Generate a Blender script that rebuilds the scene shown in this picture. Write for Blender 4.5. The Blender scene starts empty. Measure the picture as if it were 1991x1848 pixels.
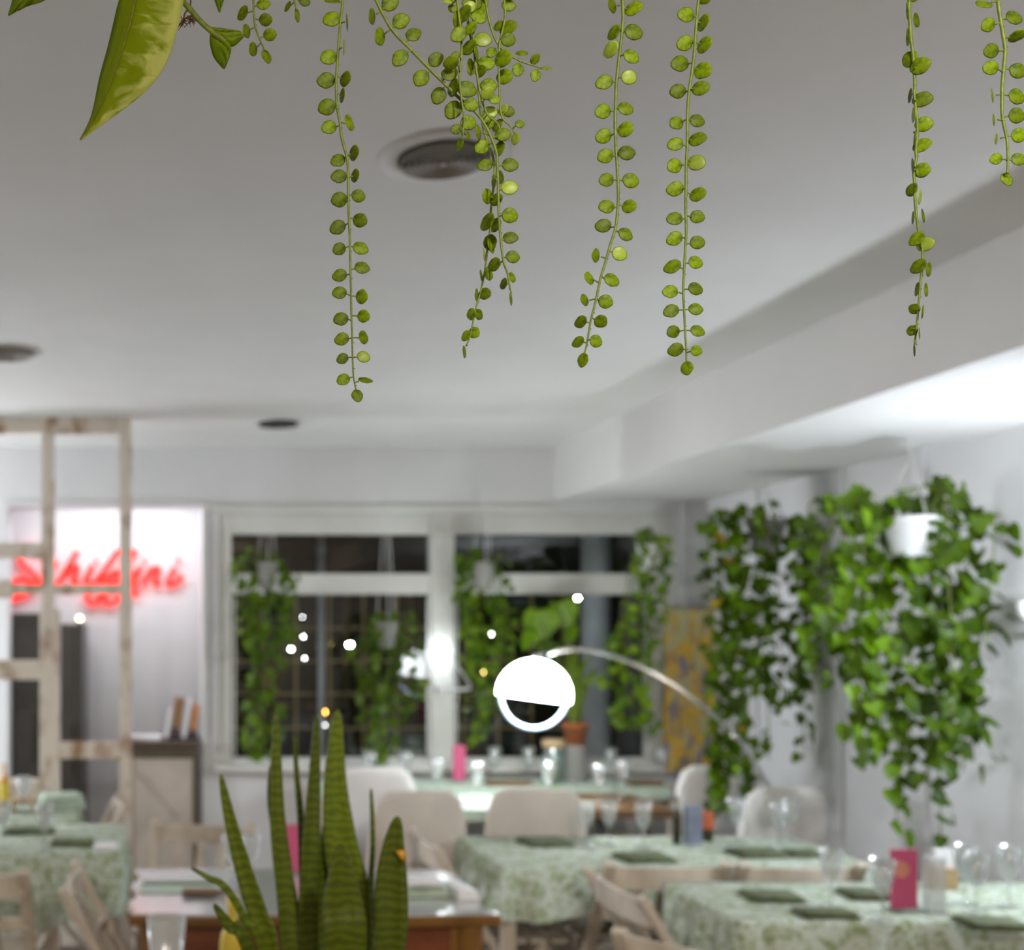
import bpy, bmesh, math, random
from mathutils import Vector, Matrix, Euler
random.seed(7)
PI = math.pi
SC = bpy.context.scene
COL = SC.collection

# ------------------------------------------------------------------ camera, world, light
F, U0, V0, H = 2200.0, 330.0, 1222.0, 1.6        # focal length in px, principal point, eye height
def W(u, v, Y):                                   # picture point at a known depth -> place in the room
    return Vector(((u - U0) / F * Y, Y, H - (v - V0) / F * Y))
def XU(u, Y): return (u - U0) / F * Y
def ZV(v, Y): return H - (v - V0) / F * Y
def on(u, v, z):                                  # picture point on a horizontal surface of height z
    Y = (H - z) * F / (v - V0)
    return Vector(((u - U0) / F * Y, Y, z))

cd = bpy.data.cameras.new('camera'); cam = bpy.data.objects.new('camera', cd); COL.objects.link(cam)
cam.location = (0, 0, H); cam.rotation_euler = (PI / 2, 0, 0)
cd.sensor_width = 36; cd.sensor_fit = 'HORIZONTAL'; cd.lens = F * 36 / 1991
cd.shift_x = (995.5 - U0) / 1991; cd.shift_y = (V0 - 924) / 1991
cd.clip_start = 0.02
cd.dof.use_dof = True; cd.dof.focus_distance = 0.80; cd.dof.aperture_fstop = 6.0; cd.dof.aperture_blades = 0
SC.camera = cam
SC.view_settings.view_transform = 'Standard'; SC.view_settings.look = 'None'
SC.view_settings.gamma = 1; SC.view_settings.use_curve_mapping = False
SC.view_settings.exposure = 0.30
cy = SC.cycles; cy.max_bounces = 6; cy.diffuse_bounces = 3; cy.glossy_bounces = 3; cy.transmission_bounces = 4; cy.transparent_max_bounces = 10; cy.use_adaptive_sampling = True; cy.adaptive_threshold = .04
w = bpy.data.worlds.new('night'); SC.world = w; w.use_nodes = True
w.node_tree.nodes['Background'].inputs[0].default_value = (0.010, 0.012, 0.016, 1)
w.node_tree.nodes['Background'].inputs[1].default_value = 1.0

def light(name, kind, loc, power, col, radius=.05, target=None, cone=None, blend=.6, size=None):
    l = bpy.data.lights.new(name, kind); l.energy = power; l.color = col
    if kind in ('POINT', 'SPOT'): l.shadow_soft_size = radius
    if kind == 'SPOT': l.spot_size = math.radians(cone); l.spot_blend = blend
    if kind == 'AREA': l.shape = 'RECTANGLE'; l.size, l.size_y = size
    o = bpy.data.objects.new(name, l); COL.objects.link(o); o.location = loc
    if target is not None:
        o.rotation_euler = (Vector(target) - Vector(loc)).to_track_quat('-Z', 'Y').to_euler()
    return o
COOL = (.86, .92, 1.0); WARM = (1.0, .86, .66); NEUT = (1.0, .95, .88)
# lamps of the room behind the viewer and on the side walls, all outside the picture
light('track_spot_a_offscreen', 'SPOT', (-.9, -.5, 2.58), 75, NEUT, .05, (-.5, 4.2, .7), 52, .8)
light('track_spot_b_offscreen', 'SPOT', (.5, -.6, 2.58), 75, NEUT, .05, (.7, 4.0, .8), 46, .8)
light('track_spot_c_offscreen', 'SPOT', (.66, -.5, 2.58), 85, NEUT, .05, (2.1, 3.8, .8), 50, .8)
light('room_lamp_rear_offscreen', 'POINT', (.2, -1.4, 1.9), 50, (1.0, .79, .54), .15)
light('wall_lamp_right_offscreen', 'POINT', (2.88, 3.45, 1.68), 30, (.82, .89, 1.0), .04)
light('wall_lamp_left_offscreen', 'POINT', (-2.6, 5.75, 1.40), 105, COOL, .06)
# lamp of the bright alcove, above its opening
light('alcove_lamp', 'AREA', (-.35, 6.84, 2.42), 7.5, COOL, size=(1.0, .2), target=(-.35, 7.35, 1.2))

# ------------------------------------------------------------------ materials
MATS = {}
def pm(name, col, rough=.6, metal=0, var=.12, scale=6, bump=0, spec=.4, col2=None, stretch=(1, 1, 1),
       emit=None, estr=0, coat=0, trans=0, ramp=(.35, .65), randobj=0, alpha=None, transl=0):
    m = bpy.data.materials.new(name); m.use_nodes = True; nt = m.node_tree; n = nt.nodes; lk = nt.links
    b = n['Principled BSDF']; out = n['Material Output']
    tc = n.new('ShaderNodeTexCoord'); mp = n.new('ShaderNodeMapping'); mp.inputs['Scale'].default_value = stretch
    lk.new(tc.outputs['Object'], mp.inputs[0])
    nz = n.new('ShaderNodeTexNoise'); nz.inputs['Scale'].default_value = scale; nz.inputs['Detail'].default_value = 4
    lk.new(mp.outputs[0], nz.inputs['Vector'])
    rp = n.new('ShaderNodeValToRGB')
    c2 = col2 if col2 else tuple(max(0, c * (1 - var)) for c in col)
    rp.color_ramp.elements[0].position, rp.color_ramp.elements[1].position = ramp
    rp.color_ramp.elements[0].color = (*c2, 1); rp.color_ramp.elements[1].color = (*col, 1)
    lk.new(nz.outputs[0], rp.inputs[0])
    cs = rp.outputs[0]
    if randobj:
        oi = n.new('ShaderNodeObjectInfo'); hs = n.new('ShaderNodeHueSaturation')
        mr = n.new('ShaderNodeMapRange'); mr.inputs['To Min'].default_value = 1 - randobj; mr.inputs['To Max'].default_value = 1 + randobj
        lk.new(oi.outputs['Random'], mr.inputs[0]); lk.new(mr.outputs[0], hs.inputs['Value']); lk.new(cs, hs.inputs['Color'])
        cs = hs.outputs[0]
    lk.new(cs, b.inputs['Base Color'])
    b.inputs['Roughness'].default_value = rough; b.inputs['Metallic'].default_value = metal
    b.inputs['Specular IOR Level'].default_value = spec; b.inputs['Coat Weight'].default_value = coat
    b.inputs['Coat Roughness'].default_value = .08
    if trans: b.inputs['Transmission Weight'].default_value = trans
    if emit:
        b.inputs['Emission Color'].default_value = (*emit, 1); b.inputs['Emission Strength'].default_value = estr
    if bump:
        bp = n.new('ShaderNodeBump'); bp.inputs['Strength'].default_value = bump; bp.inputs['Distance'].default_value = .01
        lk.new(nz.outputs[0], bp.inputs['Height']); lk.new(bp.outputs[0], b.inputs['Normal'])
    if transl:
        t = n.new('ShaderNodeBsdfTranslucent'); mx = n.new('ShaderNodeMixShader'); mx.inputs[0].default_value = transl
        lk.new(cs, t.inputs[0]); lk.new(b.outputs[0], mx.inputs[1]); lk.new(t.outputs[0], mx.inputs[2]); lk.new(mx.outputs[0], out.inputs[0])
    if alpha is not None:
        t = n.new('ShaderNodeBsdfTransparent'); mx = n.new('ShaderNodeMixShader'); mx.inputs[0].default_value = alpha
        lk.new(t.outputs[0], mx.inputs[1]); lk.new(b.outputs[0], mx.inputs[2]); lk.new(mx.outputs[0], out.inputs[0])
    MATS[name] = m; return m
def thin_glass(name, tint, fac, rough=.03, white=0):
    m = bpy.data.materials.new(name); m.use_nodes = True; n = m.node_tree.nodes; lk = m.node_tree.links
    n.remove(n['Principled BSDF']); out = n['Material Output']
    t = n.new('ShaderNodeBsdfTransparent'); t.inputs[0].default_value = (*tint, 1)
    g = n.new('ShaderNodeBsdfGlossy'); g.inputs['Roughness'].default_value = rough
    mx = n.new('ShaderNodeMixShader'); mx.inputs[0].default_value = fac
    lk.new(t.outputs[0], mx.inputs[1]); lk.new(g.outputs[0], mx.inputs[2]); s = mx.outputs[0]
    if white:
        d = n.new('ShaderNodeBsdfDiffuse'); d.inputs[0].default_value = (.85, .87, .87, 1)
        m2 = n.new('ShaderNodeMixShader'); m2.inputs[0].default_value = white
        lk.new(s, m2.inputs[1]); lk.new(d.outputs[0], m2.inputs[2]); s = m2.outputs[0]
    lk.new(s, out.inputs[0]); MATS[name] = m; return m

pm('plaster', (.74, .73, .71), .85, var=.04, scale=3, bump=.02)
pm('wall_paint', (.70, .70, .70), .8, var=.05, scale=2.5)
pm('alcove_paint', (.74, .74, .74), .7, var=.03)
pm('floor_tile', (.36, .31, .25), .35, var=.3, scale=4, col2=(.27, .23, .18))
pm('frame_white', (.66, .66, .62), .35, var=.08, scale=5)
pm('metal_dark', (.06, .055, .05), .45, .6)
pm('vent_dark', (.09, .08, .07), .6)
pm('vent_mid', (.36, .33, .29), .6)
pm('vent_white', (.72, .71, .69), .8)
pm('distressed', (.78, .70, .61), .6, scale=9, col2=(.36, .21, .11), ramp=(.34, .52), stretch=(1, 1, .5))
pm('neon_red', (.9, .02, .01), .4, emit=(1, .012, .008), estr=1.6)
pm('dark_cabinet', (.10, .095, .09), .35, var=.4, scale=90, bump=.1)
pm('desk_front', (.52, .45, .38), .6, var=.2, scale=3)
pm('desk_dark', (.10, .075, .05), .45, var=.3)
pm('paper', (.82, .82, .82), .7, var=.04)
pm('book_brown', (.30, .16, .07), .6); pm('book_orange', (.55, .24, .09), .6); pm('book_dark', (.07, .05, .06), .6)
pm('whitewash', (.64, .56, .46), .55, scale=9, col2=(.42, .35, .27), ramp=(.3, .6), stretch=(1, 1, .4))
pm('slipcover', (.62, .56, .49), .9, var=.12, scale=9, bump=.05)
pm('slipcover_white', (.74, .72, .70), .9, var=.08, scale=9, bump=.05)
pm('table_wood', (.34, .16, .045), .35, scale=5, col2=(.20, .08, .025), stretch=(1, 8, 8), coat=.4)
pm('table_edge', (.24, .115, .022), .35, scale=6, col2=(.15, .065, .014), coat=.4)
pm('mahogany', (.20, .055, .018), .4, scale=5, col2=(.12, .03, .012), stretch=(1, 6, 6), coat=.3)
pm('table_top', (.56, .555, .55), .16, var=.06, scale=3, coat=1.0, spec=.8)
pm('dark_wood', (.22, .12, .05), .45, scale=6, col2=(.12, .06, .025), stretch=(1, 6, 6))
pm('light_wood', (.55, .40, .22), .5, scale=7, col2=(.42, .28, .14), stretch=(1, 6, 6))
pm('napkin_green', (.16, .19, .10), .8, var=.4, scale=18)
pm('napkin_pale', (.52, .62, .50), .8, var=.15, scale=12)
pm('napkin_white', (.84, .84, .84), .55, var=.03)
pm('menu_pink', (.62, .10, .22), .5, var=.1); pm('menu_orange', (.75, .30, .22), .5)
pm('bottle_dark', (.035, .028, .012), .15, spec=.6); pm('label_yellow', (.78, .58, .06), .5)
pm('amber', (.65, .33, .04), .2)
pm('box_blue', (.22, .25, .33), .6, var=.3, scale=14)
pm('red_pot', (.50, .12, .04), .5); pm('terracotta', (.42, .14, .05), .7)
pm('pot_white', (.80, .80, .80), .4); pm('pot_grey', (.30, .29, .27), .6); pm('soil', (.05, .035, .025), .95, bump=.3, scale=40)
pm('cord_white', (.70, .70, .68), .6); pm('cord_tan', (.42, .32, .18), .7)
pm('chrome', (.62, .62, .62), .15, 1.0, var=.03)
pm('lamp_white', (.9, .9, .9), .4, emit=(.92, .97, 1.0), estr=19)
pm('bulb_white', (.9, .9, .9), .4, emit=(.86, .93, 1.0), estr=42)
pm('bulb_soft', (.9, .9, .9), .4, emit=(.95, .95, 1.0), estr=12)
pm('bulb_warm', (.9, .8, .6), .4, emit=(1.0, .75, .45), estr=8)
pm('night_white', (.9, .9, .9), .4, emit=(.95, .97, 1.0), estr=42)
pm('night_strong', (.9, .9, .9), .4, emit=(.90, .95, 1.0), estr=420)
pm('night_yellow', (.9, .8, .4), .4, emit=(1.0, .72, .20), estr=40)
pm('night_orange', (.9, .4, .1), .4, emit=(1.0, .38, .05), estr=40)
pm('facade', (.10, .09, .075), .9, var=.4, scale=2); pm('asphalt', (.05, .05, .05), .9)
pm('grille_tan', (.50, .38, .16), .6); pm('column_pale', (.66, .69, .72), .7, var=.06)
pm('marble', (.7, .7, .7), .3, var=.2, scale=12)
pm('tuft_brown', (.10, .055, .02), .9)
pm('candle', (.85, .78, .66), .5)
pm('moss', (.10, .20, .02), .9, var=.6, scale=40, bump=.4)
pm('leaf_button', (.215, .31, .004), .50, scale=2.2, col2=(.085, .155, .002), ramp=(.38, .56), randobj=.34, spec=.25, transl=.38)
pm('leaf_button_pale', (.40, .52, .06), .40, scale=2.5, col2=(.26, .38, .03), randobj=.2, spec=.5, transl=.38)
pm('stem_button', (.17, .22, .010), .5, scale=300, col2=(.10, .15, .02))
pm('leaf_pothos', (.15, .265, .004), .45, scale=14, col2=(.055, .125, .003), randobj=.6, transl=.32, spec=.3)
pm('leaf_sprig', (.20, .31, .006), .5, scale=60, col2=(.13, .22, .004), spec=.2, transl=.35)
pm('leaf_window', (.19, .31, .008), .42, scale=10, col2=(.06, .14, .004), randobj=.4, transl=.35)
pm('leaf_yellow', (.62, .42, .02), .5, var=.3, transl=.3)
pm('leaf_strap_lit', (.26, .40, .02), .4, var=.4, scale=10, transl=.45)  # yellow green strap leaf, lifted in colour to carry the globe's light
pm('stem_green', (.14, .18, .03), .6)
thin_glass('pane_glass', (.92, .94, .93), .045)
thin_glass('goblet_glass', (.95, .96, .96), .20, .05, .07)
thin_glass('frosted_glass', (.9, .92, .92), .15, .2, .34)
thin_glass('jar_glass', (.85, .92, .90), .18, .04, .05)
pm('ring_acrylic', (.40, .52, .66), .25, var=.05, coat=.5)
def glass_mat():
    m = bpy.data.materials.new('acrylic'); m.use_nodes = True; n = m.node_tree.nodes
    b = n['Principled BSDF']; b.inputs['Base Color'].default_value = (.93, .97, 1, 1)
    b.inputs['Transmission Weight'].default_value = 1; b.inputs['Roughness'].default_value = .02; b.inputs['IOR'].default_value = 1.49
    MATS['acrylic'] = m
glass_mat()

def cloth_mat():                                  # mint cloth printed with leafy green sprays
    m = pm('cloth', (.60, .70, .60), .85, var=.05); nt = m.node_tree; n = nt.nodes; lk = nt.links
    b = n['Principled BSDF']
    tc = n.new('ShaderNodeTexCoord')
    n1 = n.new('ShaderNodeTexNoise'); n1.inputs['Scale'].default_value = 30; n1.inputs['Detail'].default_value = 3; n1.inputs['Distortion'].default_value = 1.2
    vo = n.new('ShaderNodeTexVoronoi'); vo.inputs['Scale'].default_value = 48
    lk.new(tc.outputs['Object'], n1.inputs['Vector']); lk.new(tc.outputs['Object'], vo.inputs['Vector'])
    ad = n.new('ShaderNodeMath'); ad.operation = 'MULTIPLY_ADD'; ad.inputs[1].default_value = -.25
    lk.new(vo.outputs['Distance'], ad.inputs[0]); lk.new(n1.outputs[0], ad.inputs[2])
    r = n.new('ShaderNodeValToRGB'); e = r.color_ramp.elements
    e[0].position = .33; e[0].color = (.55, .61, .53, 1); e[1].position = .56; e[1].color = (.25, .30, .14, 1)
    k = e.new(.43); k.color = (.38, .45, .30, 1)
    lk.new(ad.outputs[0], r.inputs[0]); lk.new(r.outputs[0], b.inputs['Base Color'])
cloth_mat()
def sanse_mat():                                  # snake plant: wavy dark cross bands on green
    m = pm('leaf_snake', (.10, .19, .012), .55, spec=.25, var=.05, transl=.1); nt = m.node_tree; n = nt.nodes; lk = nt.links
    b = n['Principled BSDF']; tc = n.new('ShaderNodeTexCoord')
    wv = n.new('ShaderNodeTexWave'); wv.bands_direction = 'Z'; wv.inputs['Scale'].default_value = 26
    wv.inputs['Distortion'].default_value = 5; wv.inputs['Detail'].default_value = 3; wv.inputs['Detail Scale'].default_value = 2.2
    lk.new(tc.outputs['Object'], wv.inputs['Vector'])
    r = n.new('ShaderNodeValToRGB'); e = r.color_ramp.elements
    e[0].position = .2; e[0].color = (.068, .100, .005, 1); e[1].position = .8; e[1].color = (.112, .152, .006, 1)
    lk.new(wv.outputs[0], r.inputs[0])
    oi = n.new('ShaderNodeObjectInfo'); hs = n.new('ShaderNodeHueSaturation'); mr = n.new('ShaderNodeMapRange')
    mr.inputs['To Min'].default_value = .75; mr.inputs['To Max'].default_value = 1.3
    lk.new(oi.outputs['Random'], mr.inputs[0]); lk.new(mr.outputs[0], hs.inputs['Value']); lk.new(r.outputs[0], hs.inputs['Color'])
    lk.new(hs.outputs[0], b.inputs['Base Color'])
sanse_mat()
def bigleaf_mat():                                # variegated pothos: pale marbling along the veins
    m = pm('leaf_marbled', (.20, .33, .012), .5, spec=.15, var=.05, transl=.4); nt = m.node_tree; n = nt.nodes; lk = nt.links
    b = n['Principled BSDF']; uv = n.new('ShaderNodeUVMap'); mp = n.new('ShaderNodeMapping'); mp.inputs['Scale'].default_value = (2.2, 9, 1)
    mp.inputs['Rotation'].default_value = (0, 0, .5)
    lk.new(uv.outputs[0], mp.inputs[0])
    nz = n.new('ShaderNodeTexNoise'); nz.inputs['Scale'].default_value = 1.6; nz.inputs['Detail'].default_value = 4; nz.inputs['Distortion'].default_value = .7
    lk.new(mp.outputs[0], nz.inputs['Vector'])
    sx = n.new('ShaderNodeSeparateXYZ'); lk.new(uv.outputs[0], sx.inputs[0])
    mr = n.new('ShaderNodeMapRange'); mr.inputs['From Min'].default_value = .40; mr.inputs['From Max'].default_value = 1.0
    mr.inputs['To Min'].default_value = -.30; mr.inputs['To Max'].default_value = .16
    lk.new(sx.outputs[0], mr.inputs[0])
    ad = n.new('ShaderNodeMath'); lk.new(nz.outputs[0], ad.inputs[0]); lk.new(mr.outputs[0], ad.inputs[1])
    r = n.new('ShaderNodeValToRGB'); e = r.color_ramp.elements
    e[0].position = .38; e[0].color = (.27, .37, .004, 1); e[1].position = .62; e[1].color = (.66, .74, .22, 1)
    lk.new(ad.outputs[0], r.inputs[0]); lk.new(r.outputs[0], b.inputs['Base Color'])
    bp = n.new('ShaderNodeBump'); bp.inputs['Strength'].default_value = .35; bp.inputs['Distance'].default_value = .004
    lk.new(nz.outputs[0], bp.inputs['Height']); lk.new(bp.outputs[0], b.inputs['Normal'])
bigleaf_mat()
def art_mat():                                    # abstract strokes of ochre and violet grey
    m = pm('abstract_paint', (.6, .4, .05), .6, var=.05); nt = m.node_tree; n = nt.nodes; lk = nt.links
    b = n['Principled BSDF']; tc = n.new('ShaderNodeTexCoord'); mp = n.new('ShaderNodeMapping'); mp.inputs['Scale'].default_value = (22, 4, 8)
    lk.new(tc.outputs['Object'], mp.inputs[0])
    vo = n.new('ShaderNodeTexVoronoi'); vo.inputs['Scale'].default_value = 1.0; lk.new(mp.outputs[0], vo.inputs['Vector'])
    nz = n.new('ShaderNodeTexNoise'); nz.inputs['Scale'].default_value = 1.1; nz.inputs['Detail'].default_value = 2; lk.new(mp.outputs[0], nz.inputs['Vector'])
    sp = n.new('ShaderNodeSeparateColor'); lk.new(vo.outputs['Color'], sp.inputs[0])
    mxn = n.new('ShaderNodeMath'); mxn.operation = 'MULTIPLY_ADD'; mxn.inputs[1].default_value = .45
    lk.new(sp.outputs[0], mxn.inputs[0]); lk.new(nz.outputs[0], mxn.inputs[2])
    r = n.new('ShaderNodeValToRGB'); r.color_ramp.interpolation = 'CONSTANT'; e = r.color_ramp.elements
    e[0].position = 0; e[0].color = (.24, .22, .27, 1); e[1].position = .80; e[1].color = (.50, .45, .22, 1)
    for p, c in ((.54, (.34, .25, .18)), (.62, (.68, .44, .04)), (.72, (.60, .32, .04)), (.78, (.27, .24, .31))):
        k = e.new(p); k.color = (*c, 1)
    lk.new(mxn.outputs[0], r.inputs[0]); lk.new(r.outputs[0], b.inputs['Base Color'])
art_mat()

# ------------------------------------------------------------------ mesh helpers
class MB:
    def __init__(s): s.v = []; s.f = []; s.uv = None
    def box(s, x0, x1, y0, y1, z0, z1, M=None):
        c = [Vector((x, y, z)) for x in (x0, x1) for y in (y0, y1) for z in (z0, z1)]
        if M: c = [M @ p for p in c]
        k = len(s.v); s.v += c
        s.f += [tuple(k + i for i in q) for q in ((0, 1, 3, 2), (4, 6, 7, 5), (0, 4, 5, 1), (2, 3, 7, 6), (0, 2, 6, 4), (1, 5, 7, 3))]
        return s
    def bar(s, a, b, wx, wy, up=(0, 0, 1)):       # rectangular bar from a to b
        a = Vector(a); b = Vector(b); d = (b - a); L = d.length; d.normalize()
        u = Vector(up)
        if abs(d.dot(u)) > .99: u = Vector((0, 1, 0))
        sx = d.cross(u).normalized(); sy = sx.cross(d)
        k = len(s.v)
        for p in (a, b):
            for i, j in ((-1, -1), (1, -1), (1, 1), (-1, 1)): s.v.append(p + sx * (i * wx / 2) + sy * (j * wy / 2))
        s.f += [(k + 3, k + 2, k + 1, k), (k + 4, k + 5, k + 6, k + 7)] + [(k + i, k + (i + 1) % 4, k + 4 + (i + 1) % 4, k + 4 + i) for i in range(4)]
        return s
    def tube(s, pts, r, n=6, caps=True):
        pts = [Vector(p) for p in pts]; m = len(pts)
        rr = r if isinstance(r, (list, tuple)) else [r] * m
        k = len(s.v); ref = None
        for i, p in enumerate(pts):
            d = (pts[min(i + 1, m - 1)] - pts[max(i - 1, 0)]).normalized()
            if ref is None:
                ref = d.orthogonal().normalized()
            ref = (ref - d * ref.dot(d)); ref = ref.normalized() if ref.length > 1e-6 else d.orthogonal().normalized()
            q = d.cross(ref)
            for j in range(n):
                a = 2 * PI * j / n; s.v.append(p + (ref * math.cos(a) + q * math.sin(a)) * rr[i])
        for i in range(m - 1):
            for j in range(n):
                s.f.append((k + i * n + j, k + i * n + (j + 1) % n, k + (i + 1) * n + (j + 1) % n, k + (i + 1) * n + j))
        if caps:
            s.f.append(tuple(k + j for j in reversed(range(n)))); s.f.append(tuple(k + (m - 1) * n + j for j in range(n)))
        return s
    def lathe(s, prof, n=20, c=(0, 0, 0), M=None):
        k = len(s.v); c = Vector(c); m = len(prof)
        for r, z in prof:
            for j in range(n):
                a = 2 * PI * j / n; p = Vector((r * math.cos(a), r * math.sin(a), z))
                s.v.append((M @ p if M else p) + c)
        for i in range(m - 1):
            for j in range(n):
                s.f.append((k + i * n + j, k + i * n + (j + 1) % n, k + (i + 1) * n + (j + 1) % n, k + (i + 1) * n + j))
        return s
    def grid(s, rows):                            # rows of points
        k = len(s.v); m = len(rows[0])
        for r in rows: s.v += [Vector(p) for p in r]
        for i in range(len(rows) - 1):
            for j in range(m - 1):
                s.f.append((k + i * m + j, k + i * m + j + 1, k + (i + 1) * m + j + 1, k + (i + 1) * m + j))
        return s
    def prism(s, poly, z0, z1):
        k = len(s.v); n = len(poly)
        s.v += [Vector((x, y, z0)) for x, y in poly] + [Vector((x, y, z1)) for x, y in poly]
        s.f += [tuple(k + i for i in reversed(range(n))), tuple(k + n + i for i in range(n))]
        s.f += [(k + i, k + (i + 1) % n, k + n + (i + 1) % n, k + n + i) for i in range(n)]
        return s
    def mesh(s, name, mat, smooth=False):
        me = bpy.data.meshes.new(name); me.from_pydata([tuple(p) for p in s.v], [], s.f)
        me.materials.append(MATS[mat]); me.validate(); me.update()
        bm = bmesh.new(); bm.from_mesh(me); bmesh.ops.recalc_face_normals(bm, faces=bm.faces); bm.to_mesh(me); bm.free()
        if smooth:
            for p in me.polygons: p.use_smooth = True
        return me
    def build(s, name, mat, parent=None, smooth=False, bev=0, solid=0, loc=None):
        return obj(name, s.mesh(name, mat, smooth), parent, bev, solid, loc)
def obj(name, me, parent=None, bev=0, solid=0, loc=None):
    o = bpy.data.objects.new(name, me); COL.objects.link(o)
    if parent: o.parent = parent
    if loc is not None: o.location = loc
    if bev:
        b = o.modifiers.new('bevel', 'BEVEL'); b.width = bev; b.segments = 2; b.limit_method = 'ANGLE'
    if solid:
        b = o.modifiers.new('solid', 'SOLIDIFY'); b.thickness = solid; b.offset = 0
    return o
def tag(o, label, cat, group=None):
    o['label'] = label; o['category'] = cat
    if group: o['group'] = group
    return o
def thing(name, label, cat, loc=(0, 0, 0), rz=0, group=None):
    o = bpy.data.objects.new(name, None); COL.objects.link(o); o.location = loc; o.rotation_euler = (0, 0, rz)
    o.empty_display_size = .1
    return tag(o, label, cat, group)
def struct(name, mb, mat, parent=None, bev=0):
    o = mb.build(name, mat, parent, bev=bev)
    if parent is None: o['kind'] = 'structure'
    return o
def copy_tree(o, parent=None):
    c = o.copy(); COL.objects.link(c); c.parent = parent
    for ch in o.children: copy_tree(ch, c)
    return c
def place(proto, used, loc, rz, label=None, group=None):
    o = proto if not used else copy_tree(proto)
    used.append(1); o.location = loc; o.rotation_euler = (0, 0, rz)
    if label: o['label'] = label
    if group: o['group'] = group
    elif 'group' in o.keys() and label: del o['group']
    return o

# ------------------------------------------------------------------ room shell
YB, ZC, ZL, XB, XR, XL, YF = 6.56, 2.65, 2.337, 2.23, 3.10, -3.0, -2.8
struct('floor', MB().box(XL - .1, XR + .1, YF - .1, 7.6, -.06, 0), 'floor_tile')
struct('ceiling', MB().box(XL - .1, XB + .02, YF - .1, YB + .02, ZC, ZC + .08), 'plaster')
cl = MB(); cl.box(XB, XR + .1, YF - .1, YB + .02, ZL, ZC + .08)
struct('ceiling_lowered', cl, 'plaster')
struct('wall_right', MB().box(XR, XR + .12, YF - .1, YB + .2, 0, ZL + .02), 'wall_paint')
struct('wall_left', MB().box(XL - .12, XL, YF - .1, YB + .2, 0, ZC), 'wall_paint')
struct('wall_front', MB().box(XL, XR, YF - .12, YF, 0, ZC), 'wall_paint')
AX0, AX1, AZ = XU(15, YB), XU(393, YB), ZV(985, YB)
WX0, WX1, WZ1, WZ0 = .285, 2.91, 2.262, .80
wb = MB()
wb.box(XL, AX0, YB, YB + .16, 0, ZC); wb.box(AX0, AX1, YB, YB + .16, AZ, ZC)
wb.box(AX1, WX0, YB, YB + .16, 0, ZC); wb.box(WX0, WX1, YB, YB + .16, WZ1, ZC)
wb.box(WX0, WX1, YB, YB + .16, 0, WZ0); wb.box(WX1, XR, YB, YB + .16, 0, ZC)
struct('wall_back', wb, 'wall_paint')
# alcove behind the opening
al = MB(); al.box(-1.5, AX1 + .10, 7.35, 7.45, 0, 2.55); al.box(-1.6, -1.5, YB + .16, 7.45, 0, 2.55)
al.box(AX1 + .005, AX1 + .10, YB + .16, 7.35, 0, 2.55); al.box(-1.6, AX1 + .1, YB + .16, 7.45, 2.47, 2.55)
struct('wall_alcove', al, 'alcove_paint')
# slim mouldings: picture rail under the bulkhead, casing of the opening, wall pilasters
struct('trim_1', MB().box(AX1 + .01, XB, YB - .022, YB, 2.282, 2.312), 'frame_white', bev=.004)
cs = MB(); cs.box(AX1, AX1 + .028, YB - .012, YB, 0, AZ); cs.box(AX0 - .028, AX1 + .028, YB - .012, YB, AZ, AZ + .028)
struct('trim_2', cs, 'wall_paint')
pl = MB()
for y in (4.62, 5.20, 5.95): pl.box(XR - .018, XR, y, y + .09, 0, ZL)
pl.box(2.955, 2.99, YB - .03, YB, 0, ZL); pl.box(2.99, XR, YB - .012, YB, 0, ZL)
struct('trim_3', pl, 'wall_paint', bev=.003)
struct('baseboard_back', MB().box(XL, AX0, YB - .015, YB, 0, .09).box(WX0, XR, YB - .015, YB, 0, .09), 'frame_white', bev=.003)
struct('baseboard_right', MB().box(XR - .015, XR, YF, YB, 0, .09), 'frame_white', bev=.003)
struct('trim_4', MB().box(WX0 - .02, WX1 + .02, YB - .10, YB + .02, .775, .815), 'frame_white', bev=.006)   # sill board

# window: casing, mullion, transoms, panes
win = bpy.data.objects.new('window_1', None); COL.objects.link(win); win['kind'] = 'structure'; win.location = (0, 6.6, 0)
def fr(name, x0, x1, z0, z1, d0=-.03, d1=.05): return MB().box(x0, x1, d0, d1, z0, z1).build(name, 'frame_white', win, bev=.006)
fr('window_jamb', WX0, .36, WZ0, WZ1); fr('window_jamb', 2.775, WX1, WZ0, WZ1); fr('window_mullion', 1.515, 1.65, WZ0, WZ1, -.05)
for a, b in ((.36, 1.515), (1.65, 2.775)):
    fr('window_head', a, b, 2.146, WZ1); fr('window_transom', a, b, 1.797, 1.918); fr('window_bottom_rail', a, b, WZ0, .845)
    for z0, z1 in ((.845, 1.797), (1.918, 2.146)):
        MB().box(a, b, .008, .014, z0, z1).build('pane', 'pane_glass', win)
    sb = MB(); sb.box(a + .01, a + .022, -.034, -.028, .86, 1.78); sb.box(b - .022, b - .01, -.034, -.028, .86, 1.78)
    sb.build('window_bead', 'frame_white', win)

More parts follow.
